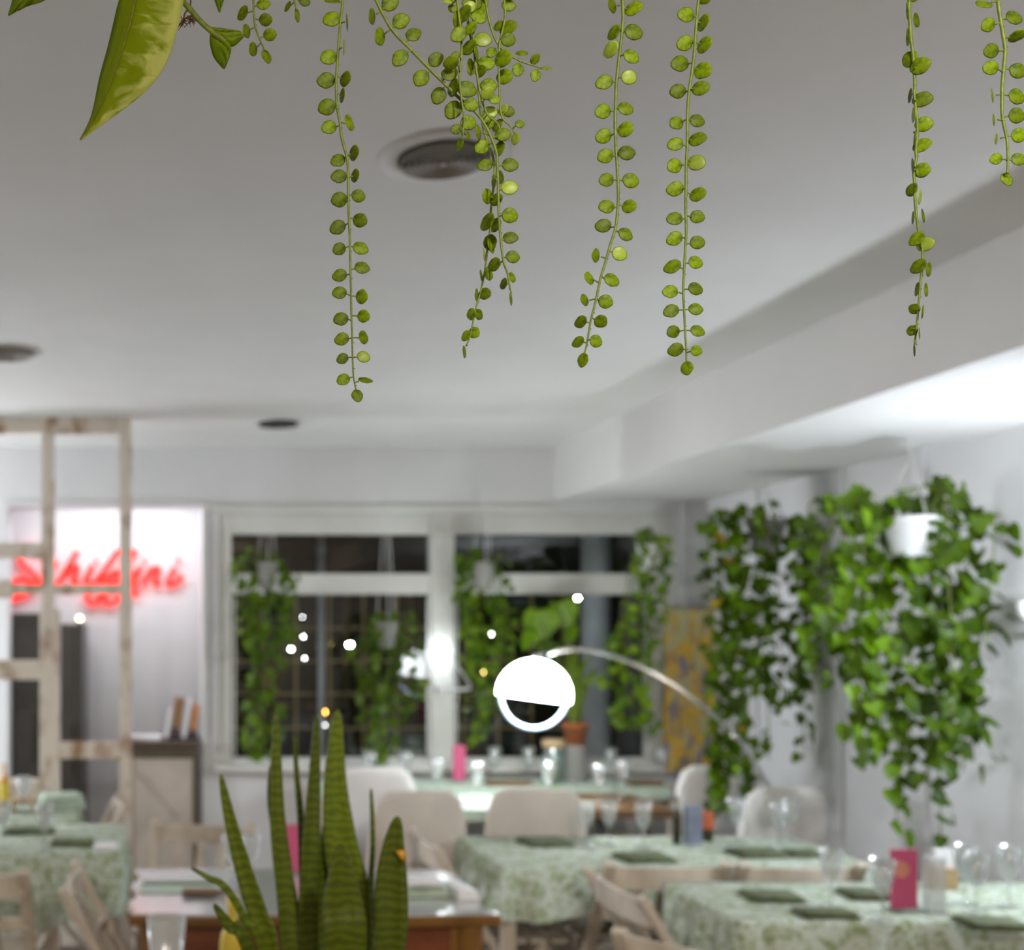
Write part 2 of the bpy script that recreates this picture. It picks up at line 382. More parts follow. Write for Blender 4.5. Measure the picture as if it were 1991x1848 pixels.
# ------------------------------------------------------------------ ceiling vents
def vent(name, u, v, r, label, rings, wide=1.3):
    p = on(u, v, ZC) if False else Vector(((u - U0) * (ZC - H) / (V0 - v), (ZC - H) * F / (V0 - v), ZC))
    t = thing(name, label, 'ceiling vent', p)
    MB().lathe([(r * wide, -.001), (r * wide * .99, -.003), (r * 1.0, -.007), (r * .96, -.004), (r * 1.25, -.001)], 40).build('flange', 'vent_white', t, True)
    MB().lathe([(r * .98, -.001), (.001, -.001)], 36).build('backing', 'vent_dark' if u > 100 else 'vent_mid', t)  # tone of this flat disc paints the shade inside the recess
    for i in range(rings):
        a = r * (.90 - .80 * i / rings)
        MB().lathe([(a, -.018), (a - r * .045, -.003), (a - r * .065, -.003), (a - r * .02, -.018), (a, -.018)], 36).build('louvre_ring', 'vent_mid' if rings > 4 else ('vent_dark' if u > 100 else 'vent_mid'), t, True)
    MB().lathe([(r * .07, -.020), (.0005, -.022)], 16).build('centre_cap', 'vent_white', t, True)
vent('ceiling_vent', 862, 303, .103, 'large round ceiling air vent with concentric louvre rings behind the hanging strands', 6, 1.38)
vent('ceiling_vent', 541, 821, .110, 'dark round ceiling vent close to the window wall', 4, 1.08)
vent('ceiling_vent', 14, 683, .110, 'pale round ceiling vent above the weathered timber divider', 4, 1.1)

# ------------------------------------------------------------------ divider of old window frames
def divider():
    Y = 5.62
    t = thing('room_divider', 'weathered cream timber divider of open window frames reaching the ceiling', 'divider', (XU(120, Y), Y, 0))
    ox = XU(120, Y)
    def part(name, u0, u1, v0, v1, d=.05, dy=0):
        z0, z1 = max(0, ZV(v1, Y)), min(ZC - .001, ZV(v0, Y))
        return MB().box(XU(u0, Y) - ox, XU(u1, Y) - ox, dy, dy + d, z0, z1).build(name, 'distressed', t, bev=.004)
    part('top_rail', -330, 255, 806, 842, .06)
    part('post', 232, 256, 842, 3000); part('post', 80, 105, 842, 1190); part('post', 78, 116, 1186, 3000, .07, -.02)
    part('crossbar', -330, 80, 1056, 1086, .06, -.02); part('crossbar', 20, 232, 1136, 1156, .03, .012)
    part('crossbar', -330, 24, 1128, 1164, .06, -.02)
    part('crossbar', -330, 80, 1284, 1322, .06, -.02); part('crossbar', 112, 234, 1444, 1476, .05); part('crossbar', -330, 82, 1516, 1556, .06, -.02)
    part('post', -330, -296, 842, 3000); part('bottom_rail', -330, 256, 2370, 2440, .06)
    for u, v in ((112, 1460), (228, 1460)):
        MB().lathe([(.0, -.052), (.016, -.05), (.018, -.04), (.016, -.03)], 12, M=Matrix.Rotation(0, 3, 'X')).build('hinge_plate', 'light_wood', t, loc=(XU(u, Y) - ox, .0, ZV(v, Y)))
divider()

# ------------------------------------------------------------------ alcove: neon sign, cabinets, desk
def catmull(pts, k=6):
    P = [Vector(p) for p in pts]; out = []
    if len(P) < 3: return P
    for i in range(len(P) - 1):
        p0, p1, p2, p3 = P[max(i - 1, 0)], P[i], P[i + 1], P[min(i + 2, len(P) - 1)]
        for j in range(k):
            t = j / k
            out.append(.5 * ((2 * p1) + (p2 - p0) * t + (2 * p0 - 5 * p1 + 4 * p2 - p3) * t * t + (3 * p1 - p0 - 3 * p2 + p3) * t ** 3))
    out.append(P[-1]); return out
def neon():
    Y = 7.31; o = W(200, 1125, Y); t = thing('neon_sign', 'red neon script sign reading Schiffini on the bright alcove wall', 'neon sign', o)
    L = {'letter_s': [[(325, 1145), (255, 1108), (175, 1120), (148, 1160), (168, 1215), (230, 1270), (280, 1330), (280, 1382), (220, 1430), (135, 1470), (80, 1480), (62, 1440), (92, 1362), (150, 1337), (215, 1352), (300, 1378)]],
         'letter_c': [[(436, 1226), (398, 1216), (362, 1262), (347, 1330), (372, 1376), (430, 1362)]],
         'letter_h': [[(582, 1122), (510, 1240), (432, 1370)], [(462, 1318), (530, 1252), (582, 1246), (562, 1310), (546, 1362), (600, 1352)]],
         'letter_i': [[(695, 1232), (660, 1295), (636, 1352), (690, 1352)], [(730, 1188), (716, 1204)]],
         'letter_f': [[(888, 1112), (800, 1240), (705, 1370), (652, 1450), (664, 1502), (700, 1515), (742, 1475), (768, 1395), (760, 1350), (830, 1300), (888, 1266)], [(760, 1350), (800, 1355), (888, 1362)]],
         'letter_f.001': [[(1024, 1110), (945, 1225), (860, 1350), (786, 1450), (792, 1500), (830, 1520), (884, 1480), (896, 1405), (890, 1345), (960, 1310), (1030, 1268)], [(1008, 1385), (1012, 1430), (1002, 1470)]],
         'letter_i.001': [[(1060, 1236), (1020, 1300), (1004, 1350), (1035, 1378)], [(1094, 1188), (1078, 1206)]],
         'letter_n': [[(1135, 1252), (1104, 1310), (1062, 1382)], [(1082, 1350), (1140, 1262), (1185, 1252), (1178, 1300), (1160, 1366), (1205, 1372)]],
         'letter_i.002': [[(1312, 1242), (1282, 1305), (1252, 1368), (1300, 1372), (1368, 1306)], [(1345, 1186), (1326, 1206)]]}
    for nm, strokes in L.items():
        m = MB()
        for s in strokes: m.tube(catmull([W(x / 3.85, 780 + y / 3.85, Y) - o for x, y in s]),   .0165, 8)
        m.build(nm.split('.')[0], 'neon_red', t, True)
neon()
def cabinet(x0, x1, y0, y1, z1, label, ndoor):
    t = thing('tall_cabinet', label, 'cabinet', ((x0 + x1) / 2, (y0 + y1) / 2, 0)); hx, hy = (x1 - x0) / 2, (y1 - y0) / 2
    MB().box(-hx, hx, -hy, hy, .06, z1).build('body', 'dark_cabinet', t, bev=.006)
    MB().box(-hx + .02, hx - .02, -hy + .02, hy - .02, 0, .06).build('plinth', 'metal_dark', t)
    for i in range(ndoor):
        a = -hx + 2 * hx * i / ndoor; b = a + 2 * hx / ndoor
        d = MB().box(a + .004, b - .004, -hy - .018, -hy, .08, z1 - .012).build('door', 'dark_cabinet', t, bev=.004)
        MB().bar((b - .05, -hy - .032, z1 - .9), (b - .05, -hy - .032, z1 - .6), .012, .012).build('handle', 'metal_dark', d)
cabinet(-1.44, XU(88, 6.82), 6.80, 7.28, ZV(1193, 6.8), 'wide dark grey speckled cabinet in the alcove behind the divider', 1)
cabinet(XU(90, 6.82), XU(161, 6.82), 6.83, 7.28, ZV(1214, 6.83), 'narrow dark grey cabinet in the alcove beside the white wall', 1)
tb = thing('table_bulb', 'small warm round bulb lamp on top of the narrow dark cabinet', 'lamp', (XU(155, 6.9), 6.9, ZV(1214, 6.83)))
MB().lathe([(.02, 0), (.02, .008), (.008, .012), (.008, .02)], 12).build('base', 'metal_dark', tb, True)
MB().lathe([(.001, .018), (.012, .022), (.017, .034), (.012, .046), (.001, .05)], 12).build('bulb', 'bulb_warm', tb, True)
def desk():
    y0 = 6.50; x0, x1 = XU(236, y0), XU(389, y0); z = ZV(1442, y0)
    t = thing('reception_desk', 'taupe panelled reception desk with dark top standing in the alcove opening', 'desk', ((x0 + x1) / 2, y0, 0)); hx = (x1 - x0) / 2
    MB().box(-hx - .01, hx + .0, -.015, .5, z - .03, z).build('desk_top', 'desk_dark', t, bev=.005)
    MB().box(-hx, hx - .002, .012, .48, z - .10, z - .03).build('apron', 'desk_dark', t, bev=.003)
    MB().box(-hx + .03, hx - .04, .02, .46, .04, z - .10).build('front_panel', 'desk_front', t, bev=.003)
    MB().box(-hx, -hx + .03, .0, .48, 0, z - .10).build('side_panel', 'desk_dark', t, bev=.003)
    MB().box(hx - .042, hx - .002, .0, .48, 0, z - .10).build('side_panel', 'desk_dark', t, bev=.003)
    MB().bar((-hx + .06, .016, z - .16), (hx - .08, .016, z - .52), .02, .006, (0, 1, 0)).build('brace_strip', 'desk_front', t)
    pp = thing('paper_stack', 'loose white papers lying on the reception desk', 'papers', (XU(283, 6.7), 6.70, z))
    for i in range(4):
        MB().box(-.095, .095, -.08, .08, .004 * i, .004 * i + .0035, Matrix.Rotation(.12 * (i - 1.5), 3, 'Z')).build('sheet', 'paper', pp)
    for i, (u, wd, h, m, tilt, lab) in enumerate(((330, .016, .17, 'paper', .15, 'white leaning booklet at the end of the desk file row'), (345, .055, .24, 'book_brown', .15, 'tall brown binder with dark foot on the reception desk'),
                                       (363, .02, .23, 'paper', .16, 'slim white folder leaning against the brown binder'), (379, .04, .20, 'book_orange', .16, 'orange brown binder leaning by the opening edge'))):
        x = XU(u, 6.62)
        t2 = thing('binder', lab, 'binder', (x - .02, 6.60 + .0 * i, z)); M = Matrix.Rotation(tilt, 3, 'Y')
        MB().box(-wd / 2, wd / 2, 0, .20, 0.012, h, M).build('cover', m, t2, bev=.003)
        MB().box(-wd / 2 - .001, wd / 2 + .001, -.002, .202, .012, h * .28, M).build('lower_band', 'book_dark' if m != 'paper' else 'paper', t2)
desk()

# ------------------------------------------------------------------ furniture builders
def folding_chair(label):
    t = thing('folding_chair', label, 'chair')
    hw = .20
    for s in (-1, 1):
        MB().bar((s * hw, -.27, .80), (s * hw, .20, 0), .026, .040, (1, 0, 0)).build('back_post', 'whitewash', t, bev=.004)
        MB().bar((s * (hw - .03), -.24, 0), (s * (hw - .03), .14, .44), .024, .036, (1, 0, 0)).build('leg', 'whitewash', t, bev=.004)
    for z, h in ((.745, .075), (.60, .04)):
        y = -.27 + (.80 - z) * .5875
        n = 8; front = []; rows = [[], []]
        m = MB()
        for i in range(n + 1):
            x = -hw + 2 * hw * i / n; b = -.028 * (1 - (x / hw) ** 2)
            rows[0].append((x, y + b, z - h / 2)); rows[1].append((x, y + b, z + h / 2))
        m.grid(rows); m.build('back_rail', 'whitewash', t, solid=.016)
    for i in range(3):
        x = -.09 + .09 * i
        MB().bar((x, -.27 + .08 * .5875 - .025, .72), (x, -.27 + .36 * .5875 - .02, .46), .035, .010, (0, 1, 0)).build('back_slat', 'whitewash', t, bev=.002)
    for i in range(5):
        y = -.14 + .075 * i
        MB().box(-hw + .02, hw - .02, y, y + .062, .44, .458).build('seat_slat', 'whitewash', t, bev=.003)
    MB().bar((-hw, .10, .128), (hw, .10, .128), .02, .02).build('stretcher', 'whitewash', t)
    MB().bar((-hw + .03, -.17, .08), (hw - .03, -.17, .08), .02, .02).build('stretcher', 'whitewash', t)
    return t
fc = folding_chair('x'); fcu = []
def fold(u, v, Y, rz, label, hgt=.80):
    place(fc, fcu, (XU(u, Y), Y, 0), rz, label)
def foldx(x, Y, rz, label): place(fc, fcu, (x, Y, 0), rz, label)
foldx(-.68, 3.99, 0, 'whitewashed folding chair with its back to us at the cloth table by the divider')
foldx(-.06, 3.67, -PI / 2, 'whitewashed folding chair turned sideways between cloth table and mahogany table')
foldx(.08, 4.43, PI - .22, 'whitewashed folding chair behind the mahogany table facing the papers end')
foldx(-.49, 5.24, PI / 2 + .1, 'pale folding chair leaning beside the small table at the divider')
foldx(1.70, 4.12, .0, 'whitewashed folding chair pulled up to the front of the long cloth table')
foldx(1.665, 3.575, -PI / 2 + .03, 'folding chair tucked sideways into the end of the near cloth table')
foldx(1.52, 3.06, -.75, 'folding chair turned at the outer corner of the near cloth table')
foldx(2.15, 4.11, .0, 'folding chair in the gap between the two right hand cloth tables')
foldx(1.24, 4.335, -PI / 2, 'folding chair tucked into the end of the long cloth table beside the mahogany table')

def slip_chair(label, mat, rx=.06):
    t = thing('covered_chair', label, 'chair')
    n = 28; prof = []
    def ring(hw, hd, cy, z, wob):
        r = []
        for i in range(n):
            a = 2 * PI * i / n; c, s_ = math.cos(a), math.sin(a); e = .35
            r.append((math.copysign(abs(c) ** e, c) * hw * (1 + wob * math.sin(5 * a + z * 3)), cy + math.copysign(abs(s_) ** e, s_) * hd * (1 + wob * math.sin(7 * a)), z))
        return r
    m = MB(); rows = [ring(.235, .245, 0, .05, .05), ring(.222, .235, 0, .25, .03), ring(.212, .225, 0, .44, .01), ring(.205, .215, 0, .47, 0), ring(.02, .02, 0, .472, 0)]
    m.grid([r + [r[0]] for r in rows]); m.build('seat_cover', mat, t, True, solid=.004)
    m = MB(); rows = [ring(.214, .035, -.21, .46, .01), ring(.212, .032, -.225, .65, .01), ring(.20, .028, -.24, .82, .01), ring(.175, .024, -.245, .895, 0), ring(.13, .016, -.247, .925, 0), ring(.01, .004, -.247, .93, 0)]
    m.grid([r + [r[0]] for r in rows]); m.build('back_cover', mat, t, True, solid=.004)
    for sx in (-1, 1):
        for sy in (-1, 1): MB().bar((sx * .17, sy * .17, .46), (sx * .18, sy * .18, 0), .03, .03).build('leg', 'whitewash', t)
    return t
sc0 = slip_chair('x', 'slipcover'); scu = []
sc1 = slip_chair('x', 'slipcover_white'); scw = []
def slip(u, Y, rz, label, white=False):
    place(sc1 if white else sc0, scw if white else scu, (XU(u, Y), Y, 0), rz, label)
slip(770, 4.90, .18, 'beige slip covered chair beside the iron legged table with pinkish draped back')
slip(1012, 4.98, -.05, 'beige slip covered chair with rounded top standing before the iron legged table')
slip(700, 5.70, .10, 'pale slip covered chair close to the window behind the draped beige chair', True)
slip(1352, 5.78, .0, 'pale slip covered chair below the yellow painting', True)
slip(1445, 5.01, .22, 'white slip covered chair where the chrome lamp arm ends', True)

def table(label, cx, cy, hx, hy, z, mat, rz=0, pedestal=False, px_=0):
    t = thing('dining_table', label, 'table', (cx, cy, 0), rz)
    MB().box(-hx, hx, -hy, hy, z - .03, z).build('tabletop', mat, t, bev=.005)
    MB().box(-hx + .05, hx - .05, -hy + .05, hy - .05, z - .10, z - .03).build('apron', mat, t, bev=.004)
    if pedestal:
        MB().lathe([(.001, .03), (.05, .03), (.04, .10), (.032, .4), (.045, z - .10), (.001, z - .10)], 16).build('pedestal', mat, t, True, loc=(px_, 0, 0))
        MB().box(-.05, .05, -hy + .04, hy - .04, 0, .03).build('foot_bar', mat, t, bev=.004, loc=(px_, 0, 0)); MB().box(-.16, .16, -.04, .04, 0, .03).build('foot_bar', mat, t, bev=.004, loc=(px_, 0, 0))
        return t
    for sx in (-1, 1):
        for sy in (-1, 1): MB().bar((sx * (hx - .03), sy * (hy - .03), z - .03), (sx * (hx - .03), sy * (hy - .03), 0), .05, .05).build('leg', mat, t, bev=.004)
    return t
def cloth(label, cx, cy, hx, hy, z, drop, group=None, seed=0):
    rnd = random.Random(seed); m = MB()
    n = 46; per = []
    for i in range(n): per.append((-hx + 2 * hx * i / n, -hy, 0, -1))
    for i in range(n // 2): per.append((hx, -hy + 2 * hy * i / (n // 2), 1, 0))
    for i in range(n): per.append((hx - 2 * hx * i / n, hy, 0, 1))
    for i in range(n // 2): per.append((-hx, hy - 2 * hy * i / (n // 2), -1, 0))
    rows = []
    ph = rnd.random() * 6
    for k, (dz, out, amp) in enumerate(((.004, -.3, 0), (.004, .0, 0), (-.012, .012, .002), (-drop * .5, .022, .012), (-drop, .03, .026))):
        r = []
        for i, (x, y, nx, ny) in enumerate(per):
            if k == 0: r.append((x * .03, y * .03, z + dz)); continue
            o = out + amp * math.sin(i * 1.15 + ph + math.sin(i * .37) * 2)
            hang = dz if k < 4 else dz * (1 + .12 * math.sin(i * .21 + ph))
            r.append((x + nx * o, y + ny * o, z + hang))
        rows.append(r + [r[0]])
    m.grid(rows)
    o = m.build('tablecloth', 'cloth', None, True, loc=(cx, cy, 0)); return tag(o, label, 'tablecloth', group)
TZ = .75
def clothed(name_lab, cloth_lab, u0, u1, Yf, Yb, drop=.20, seed=0, x0=None, x1=None, ped=False, px_=0):
    a = XU(u0, Yf) if x0 is None else x0; b = XU(u1, Yf) if x1 is None else x1
    table(name_lab, (a + b) / 2, (Yf + Yb) / 2, (b - a) / 2, (Yb - Yf) / 2, TZ - .004, 'whitewash', 0, ped, px_)
    cloth(cloth_lab, (a + b) / 2, (Yf + Yb) / 2, (b - a) / 2 + .004, (Yb - Yf) / 2 + .004, TZ - .004, drop, None, seed)
clothed('long dining table under the mint cloth before the right wall', 'mint leaf print cloth on the long table with the oil bottle', 975, 1700, 4.05, 4.62, .17, 1)
clothed('near dining table under the mint cloth with the pink menu', 'mint leaf print cloth on the table with the pink menu', 1440, 2150, 3.30, 3.78, .22, 2, x1=2.92, ped=True, px_=.15)
clothed('dining table under the mint cloth near the sideways folding chair', 'mint leaf print cloth on the table beside the sideways folding chair', 0, 226, 4.28, 4.90, .26, 3, x0=-1.35)
clothed('small table at the divider under a mint cloth', 'mint leaf print cloth on the small table at the divider', 0, 140, 5.02, 5.46, .16, 4, x0=-1.3, ped=True, px_=-.1)

def wood_table():
    Yf, Yb = 3.35, 3.99; x0, x1 = XU(250, Yf), XU(968, Yf); cx, cy = (x0 + x1) / 2, (Yf + Yb) / 2; hx, hy = (x1 - x0) / 2, (Yb - Yf) / 2
    t = thing('mahogany_table', 'antique mahogany table with glossy pale top and scalloped edge', 'table', (cx, cy, 0))
    def outline(s):
        P = []; n = 26
        def wav(q): return .013 * math.cos(q * 2 * PI * 2.5)
        for i in range(n): q = i / n; P.append((-hx + 2 * hx * q, -hy + .008 * math.cos(q * 2 * PI * 2) - .004))
        for i in range(n): q = i / n; P.append((hx + wav(q), -hy + 2 * hy * q))
        for i in range(n): q = i / n; P.append((hx - 2 * hx * q, hy - .008 * math.cos(q * 2 * PI * 2)))
        for i in range(n): q = i / n; P.append((-hx - wav(q), hy - 2 * hy * q))
        return [(x * s, y * s) for x, y in P]
    MB().prism(outline(.985), .748, .752).build('glossy_top', 'table_top', t)
    MB().prism(outline(1.0), .715, .748).build('moulded_edge', 'table_edge', t, bev=.006)
    MB().box(-hx + .05, hx - .05, -hy + .04, hy - .04, .56, .715).build('apron', 'mahogany', t, bev=.004)
    for sx in (-1, 1):
        for sy in (-1, 1):
            MB().lathe([(.0, .0), (.018, .0), (.02, .05), (.026, .2), (.034, .4), (.03, .5), (.04, .54), (.04, .715)], 12).build('leg', 'table_edge', t, True, loc=(sx * (hx - .07), sy * (hy - .052), 0))
    for sx in (-1, 1):
        MB().box(-.012, .012, -.006, .0, .57, .71).build('apron_moulding', 'table_edge', t, loc=(sx * (hx - .12), -hy + .04, 0), bev=.002)
    return cx, cy
wood_table()
def iron_table(cx, cy, hx, hy, label):
    t = thing('iron_leg_table', label, 'table', (cx, cy, 0))
    for i in range(4):
        MB().box(-hx, hx, -hy + 2 * hy * i / 4 + .002, -hy + 2 * hy * (i + 1) / 4 - .002, .71, .75).build('plank', 'dark_wood', t, bev=.004)
    for sx in (-1, 1):
        x = sx * (hx - .12); m = MB()
        m.tube(catmull([(x, -hy + .05, .71), (x, -hy + .02, .60), (x, -.02, .42), (x, hy - .08, .30), (x, hy - .06, .02)], 8), .014, 6)
        m.build('iron_leg', 'metal_dark', t, True)
        m = MB(); m.tube(catmull([(x, hy - .05, .71), (x, hy - .02, .60), (x, .02, .42), (x, -hy + .08, .30), (x, -hy + .06, .02)], 8), .014, 6)
        m.build('iron_leg', 'metal_dark', t, True)
        MB().tube([(x, -hy + .02, .015), (x, hy - .02, .015)], .016, 6).build('iron_foot', 'metal_dark', t)
    MB().tube([(-hx + .12, 0, .41), (hx - .12, 0, .41)], .010, 6).build('cross_rod', 'metal_dark', t)
    m = MB(); m.tube([(-.12 + .17 * math.cos(a * PI / 12), .0, .30 + .17 * math.sin(a * PI / 12)) for a in range(25)], .009, 6, False)
    m.build('flywheel', 'metal_dark', t, True)
iron_table(1.53, 5.55, .33, .27, 'dark plank table on curved iron treadle legs')
iron_table(2.13, 5.55, .23, .27, 'short dark plank table on curved iron legs before the lamp globe')
table('whitewashed window table running along the sill', 1.74, 6.22, .98, .20, TZ, 'whitewash')
rn = MB(); rn.box(-.30, .24, -.275, .265, .7505, .7535); rn.box(-.30, .24, -.279, -.275, .70, .7535)
tag(rn.build('table_runner', 'napkin_pale', loc=(1.53, 5.55, 0)), 'pale green runner across the plank table with iron treadle legs', 'table runner')
rn = MB(); rn.box(-.95, .95, -.19, .19, .7505, .7535); rn.box(-.95, .95, -.2035, -.2, .69, .7535)
tag(rn.build('table_runner', 'napkin_pale', loc=(1.72, 6.22, 0)), 'pale green runner along the window table', 'table runner')
# near serving table below the picture edge carries the snake plant and the tumbler
table('dark serving table carrying the snake plant pot', .25, 1.95, .62, .78, TZ, 'dark_wood')

# ------------------------------------------------------------------ glassware and table things
def goblet():
    t = thing('wine_glass', 'x', 'glass')
    MB().lathe([(.0005, .002), (.030, .001), (.032, .003), (.006, .007), (.004, .012)], 18).build('foot', 'goblet_glass', t, True)
    MB().lathe([(.004, .010), (.0036, .05), (.0045, .068), (.007, .075)], 12).build('stem', 'goblet_glass', t, True)
    MB().lathe([(.004, .073), (.016, .080), (.025, .100), (.031, .140), (.036, .178), (.0345, .178), (.029, .140), (.023, .102), (.004, .078)], 20).build('bowl', 'goblet_glass', t, True)
    return t
gb = goblet(); gbu = []
def glass(u, v, z, label, group, s=1.0):
    o = place(gb, gbu, on(u, v, z + .002), 0, label, group); o.scale = (s, s, s)
ZM = TZ + .002
PAIR1, PAIR2, PAIR3 = 'pair before the beige rounded chair', 'pair at the wall end', 'pair by the napkin holder'
for u, v, z, lab, g, sc_ in (
    (1140, 1648, ZM, 'stemmed glass of the close pair before the rounded beige slip covered chair', PAIR1, 1), (1184, 1644, ZM, 'stemmed glass of the close pair before the rounded beige slip covered chair', PAIR1, 1),
    (1250, 1650, ZM, 'stemmed glass standing alone just beside the dark oil bottle', None, 1), (1432, 1640, ZM, 'stemmed glass between the red sauce pot and the white slip covered chair', None, 1),
    (1515, 1650, ZM, 'stemmed glass of the close pair before the white slip covered chair by the wall', PAIR2, 1), (1540, 1637, ZM, 'stemmed glass of the close pair before the white slip covered chair by the wall', PAIR2, 1),
    (1616, 1764, ZM, 'stemmed glass between two green napkins on the cloth with the pink menu', None, 1), (1716, 1790, ZM, 'stemmed glass touching the edge of the magenta menu card', None, 1),
    (1876, 1757, ZM, 'stemmed glass of the close pair beside the napkin holder', PAIR3, 1), (1898, 1776, ZM, 'stemmed glass of the close pair beside the napkin holder', PAIR3, 1),
    (1962, 1762, ZM, 'lone stemmed glass at the wall end of the cloth with the pink menu', None, 1),
    (86, 1654, ZM, 'stemmed glass between the olive napkins by the sideways folding chair', None, 1), (6, 1650, ZM, 'stemmed glass in front of the amber bottle on the mint cloth', None, 1),
    (450, 1718, TZ + .003, 'stemmed glass behind the brown board on the glossy mahogany table', None, .92), (490, 1712, TZ + .003, 'stemmed glass behind the leftmost sword leaf on the mahogany table', None, .86),
    (850, 1546, TZ + .004, 'stemmed glass at the runner end beside the draped beige chair', None, 1.05), (928, 1556, TZ + .004, 'stemmed glass beside the white napkin on the plank table runner', None, 1.05),
    (1066, 1556, TZ + .001, 'stemmed glass just before the moss dish', None, 1.05), (1211, 1550, TZ + .001, 'stemmed glass at the back of the short plank table', None, 1.05), (1165, 1560, TZ + .001, 'stemmed glass beside the cream round candle', None, 1.05),
    (720, 1530, TZ + .004, 'stemmed glass under the low leafy basket, farther from the mullion', None, 1.05), (790, 1530, TZ + .004, 'stemmed glass under the low leafy basket, nearer the mullion', None, 1.05),
    (962, 1519, TZ + .004, 'stemmed glass below the tall leafy basket on the window table', None, 1.05), (1028, 1519, TZ + .004, 'stemmed glass beside the wooden lidded jar on the window table', None, 1.05),
    (1186, 1521, TZ + .004, 'stemmed glass below the pale street column on the window table', None, 1.05), (1285, 1519, TZ + .004, 'stemmed glass at the foot of the yellow painting', None, 1.05)):
    glass(u, v, z, lab, g, sc_)
def tumbler(u, v, Y, r, h, label, mat='frosted_glass', z=TZ):
    t = thing('tumbler', label, 'glass', (XU(u, Y), Y, z))
    MB().lathe([(.001, .0), (r * .45, 0), (r * .5, .02), (r * .75, h * .45), (r, h), (r * .95, h), (r * .70, h * .45), (r * .42, .025), (.001, .022)], 24).build('body', mat, t, True)
    MB().lathe([(r * .99, h - .003), (r * 1.02, h), (r * .99, h + .002), (r * .94, h)], 24).build('rim', mat, t, True)
tumbler(324, 0, 2.36, .041, .245, 'tall frosted flared vase glass standing before the mahogany table')
tumbler(46, 0, 5.24, .036, .10, 'clear flared tumbler on the small table at the divider', z=TZ + .06)
st = thing('tumbler_stand', 'low pale wooden stand under the flared tumbler at the divider', 'stand', (XU(46, 5.24), 5.24, TZ))
MB().box(-.06, .06, -.05, .05, .045, .06).build('stand_top', 'light_wood', st, bev=.003)
for sx in (-1, 1): MB().box(sx * .05 - .006, sx * .05 + .006, -.045, .045, 0, .045).build('stand_foot', 'light_wood', st, bev=.002)

def bottle(name, label, p, h, r, mat, cap, lab=None):
    t = thing(name, label, 'bottle', p)
    MB().lathe([(.001, 0), (r, .002), (r, h * .60), (r * .85, h * .68), (r * .36, h * .78), (r * .33, h * .93), (r * .40, h * .935), (r * .40, h * .95), (.001, h * .95)], 18).build('body', mat, t, True)
    MB().lathe([(r * .44, h * .90), (r * .46, h), (.001, h)], 14).build('cap', cap, t, True)
    if lab: MB().lathe([(r * 1.02, h * .12), (r * 1.03, h * .13), (r * 1.03, h * .52), (r * 1.02, h * .53)], 18).build('label_band', lab, t, True)
bottle('oil_bottle', 'slim dark olive oil bottle on the long mint cloth', on(1316, 1642, TZ), .185, .0165, 'bottle_dark', 'dark_wood')
bottle('sauce_bottle', 'amber bottle with a yellow label on the small table at the divider', on(8, 1566, TZ), .20, .022, 'amber', 'amber', 'label_yellow')
bottle('juice_bottle', 'yellow labelled bottle half hidden behind the snake plant leaves', Vector((XU(452, 2.5), 2.5, TZ)), .26, .028, 'label_yellow', 'label_yellow', 'label_yellow')
bx = thing('spice_box', 'blue grey tall box beside the oil bottle', 'box', on(1347, 1642, TZ))
MB().box(-.029, .029, -.02, .02, 0, .142).build('carton', 'box_blue', bx, bev=.002); MB().box(-.0295, .0295, -.0205, .0205, .142, .150).build('lid', 'box_blue', bx, bev=.002)
rp = thing('sauce_pot', 'small pot with red upper half and dark foot beside the blue box', 'pot', on(1374, 1636, TZ))
MB().lathe([(.001, 0), (.022, 0), (.026, .03), (.027, .05)], 16).build('base', 'bottle_dark', rp, True)
MB().lathe([(.027, .05), (.027, .10), (.022, .118), (.001, .122)], 16).build('upper', 'red_pot', rp, True)
def menu(label, p, hw, h, mat, disc=None, group=None):
    t = thing('menu_card', label, 'menu', p)
    MB().box(-hw, hw, -.004, .004, .008, h).build('card', mat, t, bev=.001)
    MB().box(-hw - .008, hw + .008, -.035, .035, 0, .008).build('holder_foot', 'jar_glass', t)
    if disc:
        MB().lathe([(.001, 0), (hw * .62, 0), (hw * .62, -.0015)], 24, M=Matrix.Rotation(-PI / 2, 3, 'X')).build('printed_disc', 'menu_orange', t, loc=(-hw * .25, -.0045, h * .68))
    return t
menu('magenta menu card with an orange disc in a clear holder', on(1757, 1772, TZ), .040, .185, 'menu_pink', True)
cb = thing('clear_block', 'clear acrylic block holder beside the magenta menu', 'holder', on(1816, 1774, TZ))
MB().box(-.024, .024, -.02, .02, 0, .165).build('block', 'frosted_glass', cb, bev=.003); MB().box(-.028, .028, -.024, .024, 0, .008).build('foot', 'frosted_glass', cb)
menu('small pink menu card standing on the window table', on(893, 1520, TZ + .004), .034, .20, 'menu_pink')
menu('pink menu card glimpsed between the snake plant leaves', Vector((XU(571, 3.9), 3.9, TZ + .003)), .03, .17, 'menu_pink')
def napkin(name, label, p, hx, hy, h, mat, rz=0, group=None, layers=3):
    t = thing(name, label, 'napkin', p, rz, group)
    for i in range(layers):
        s = 1 - .06 * i; m = MB(); rows = []
        for a in range(7):
            y = -hy * s + 2 * hy * s * a / 6
            rows.append([(-hx * s + 2 * hx * s * b / 8, y, h * (i + .5) / layers + .004 * math.sin(b * 1.3 + i) * (a % 2)) for b in range(9)])
        m.grid(rows); m.build('fold', mat, t, True, solid=h / layers * .8)
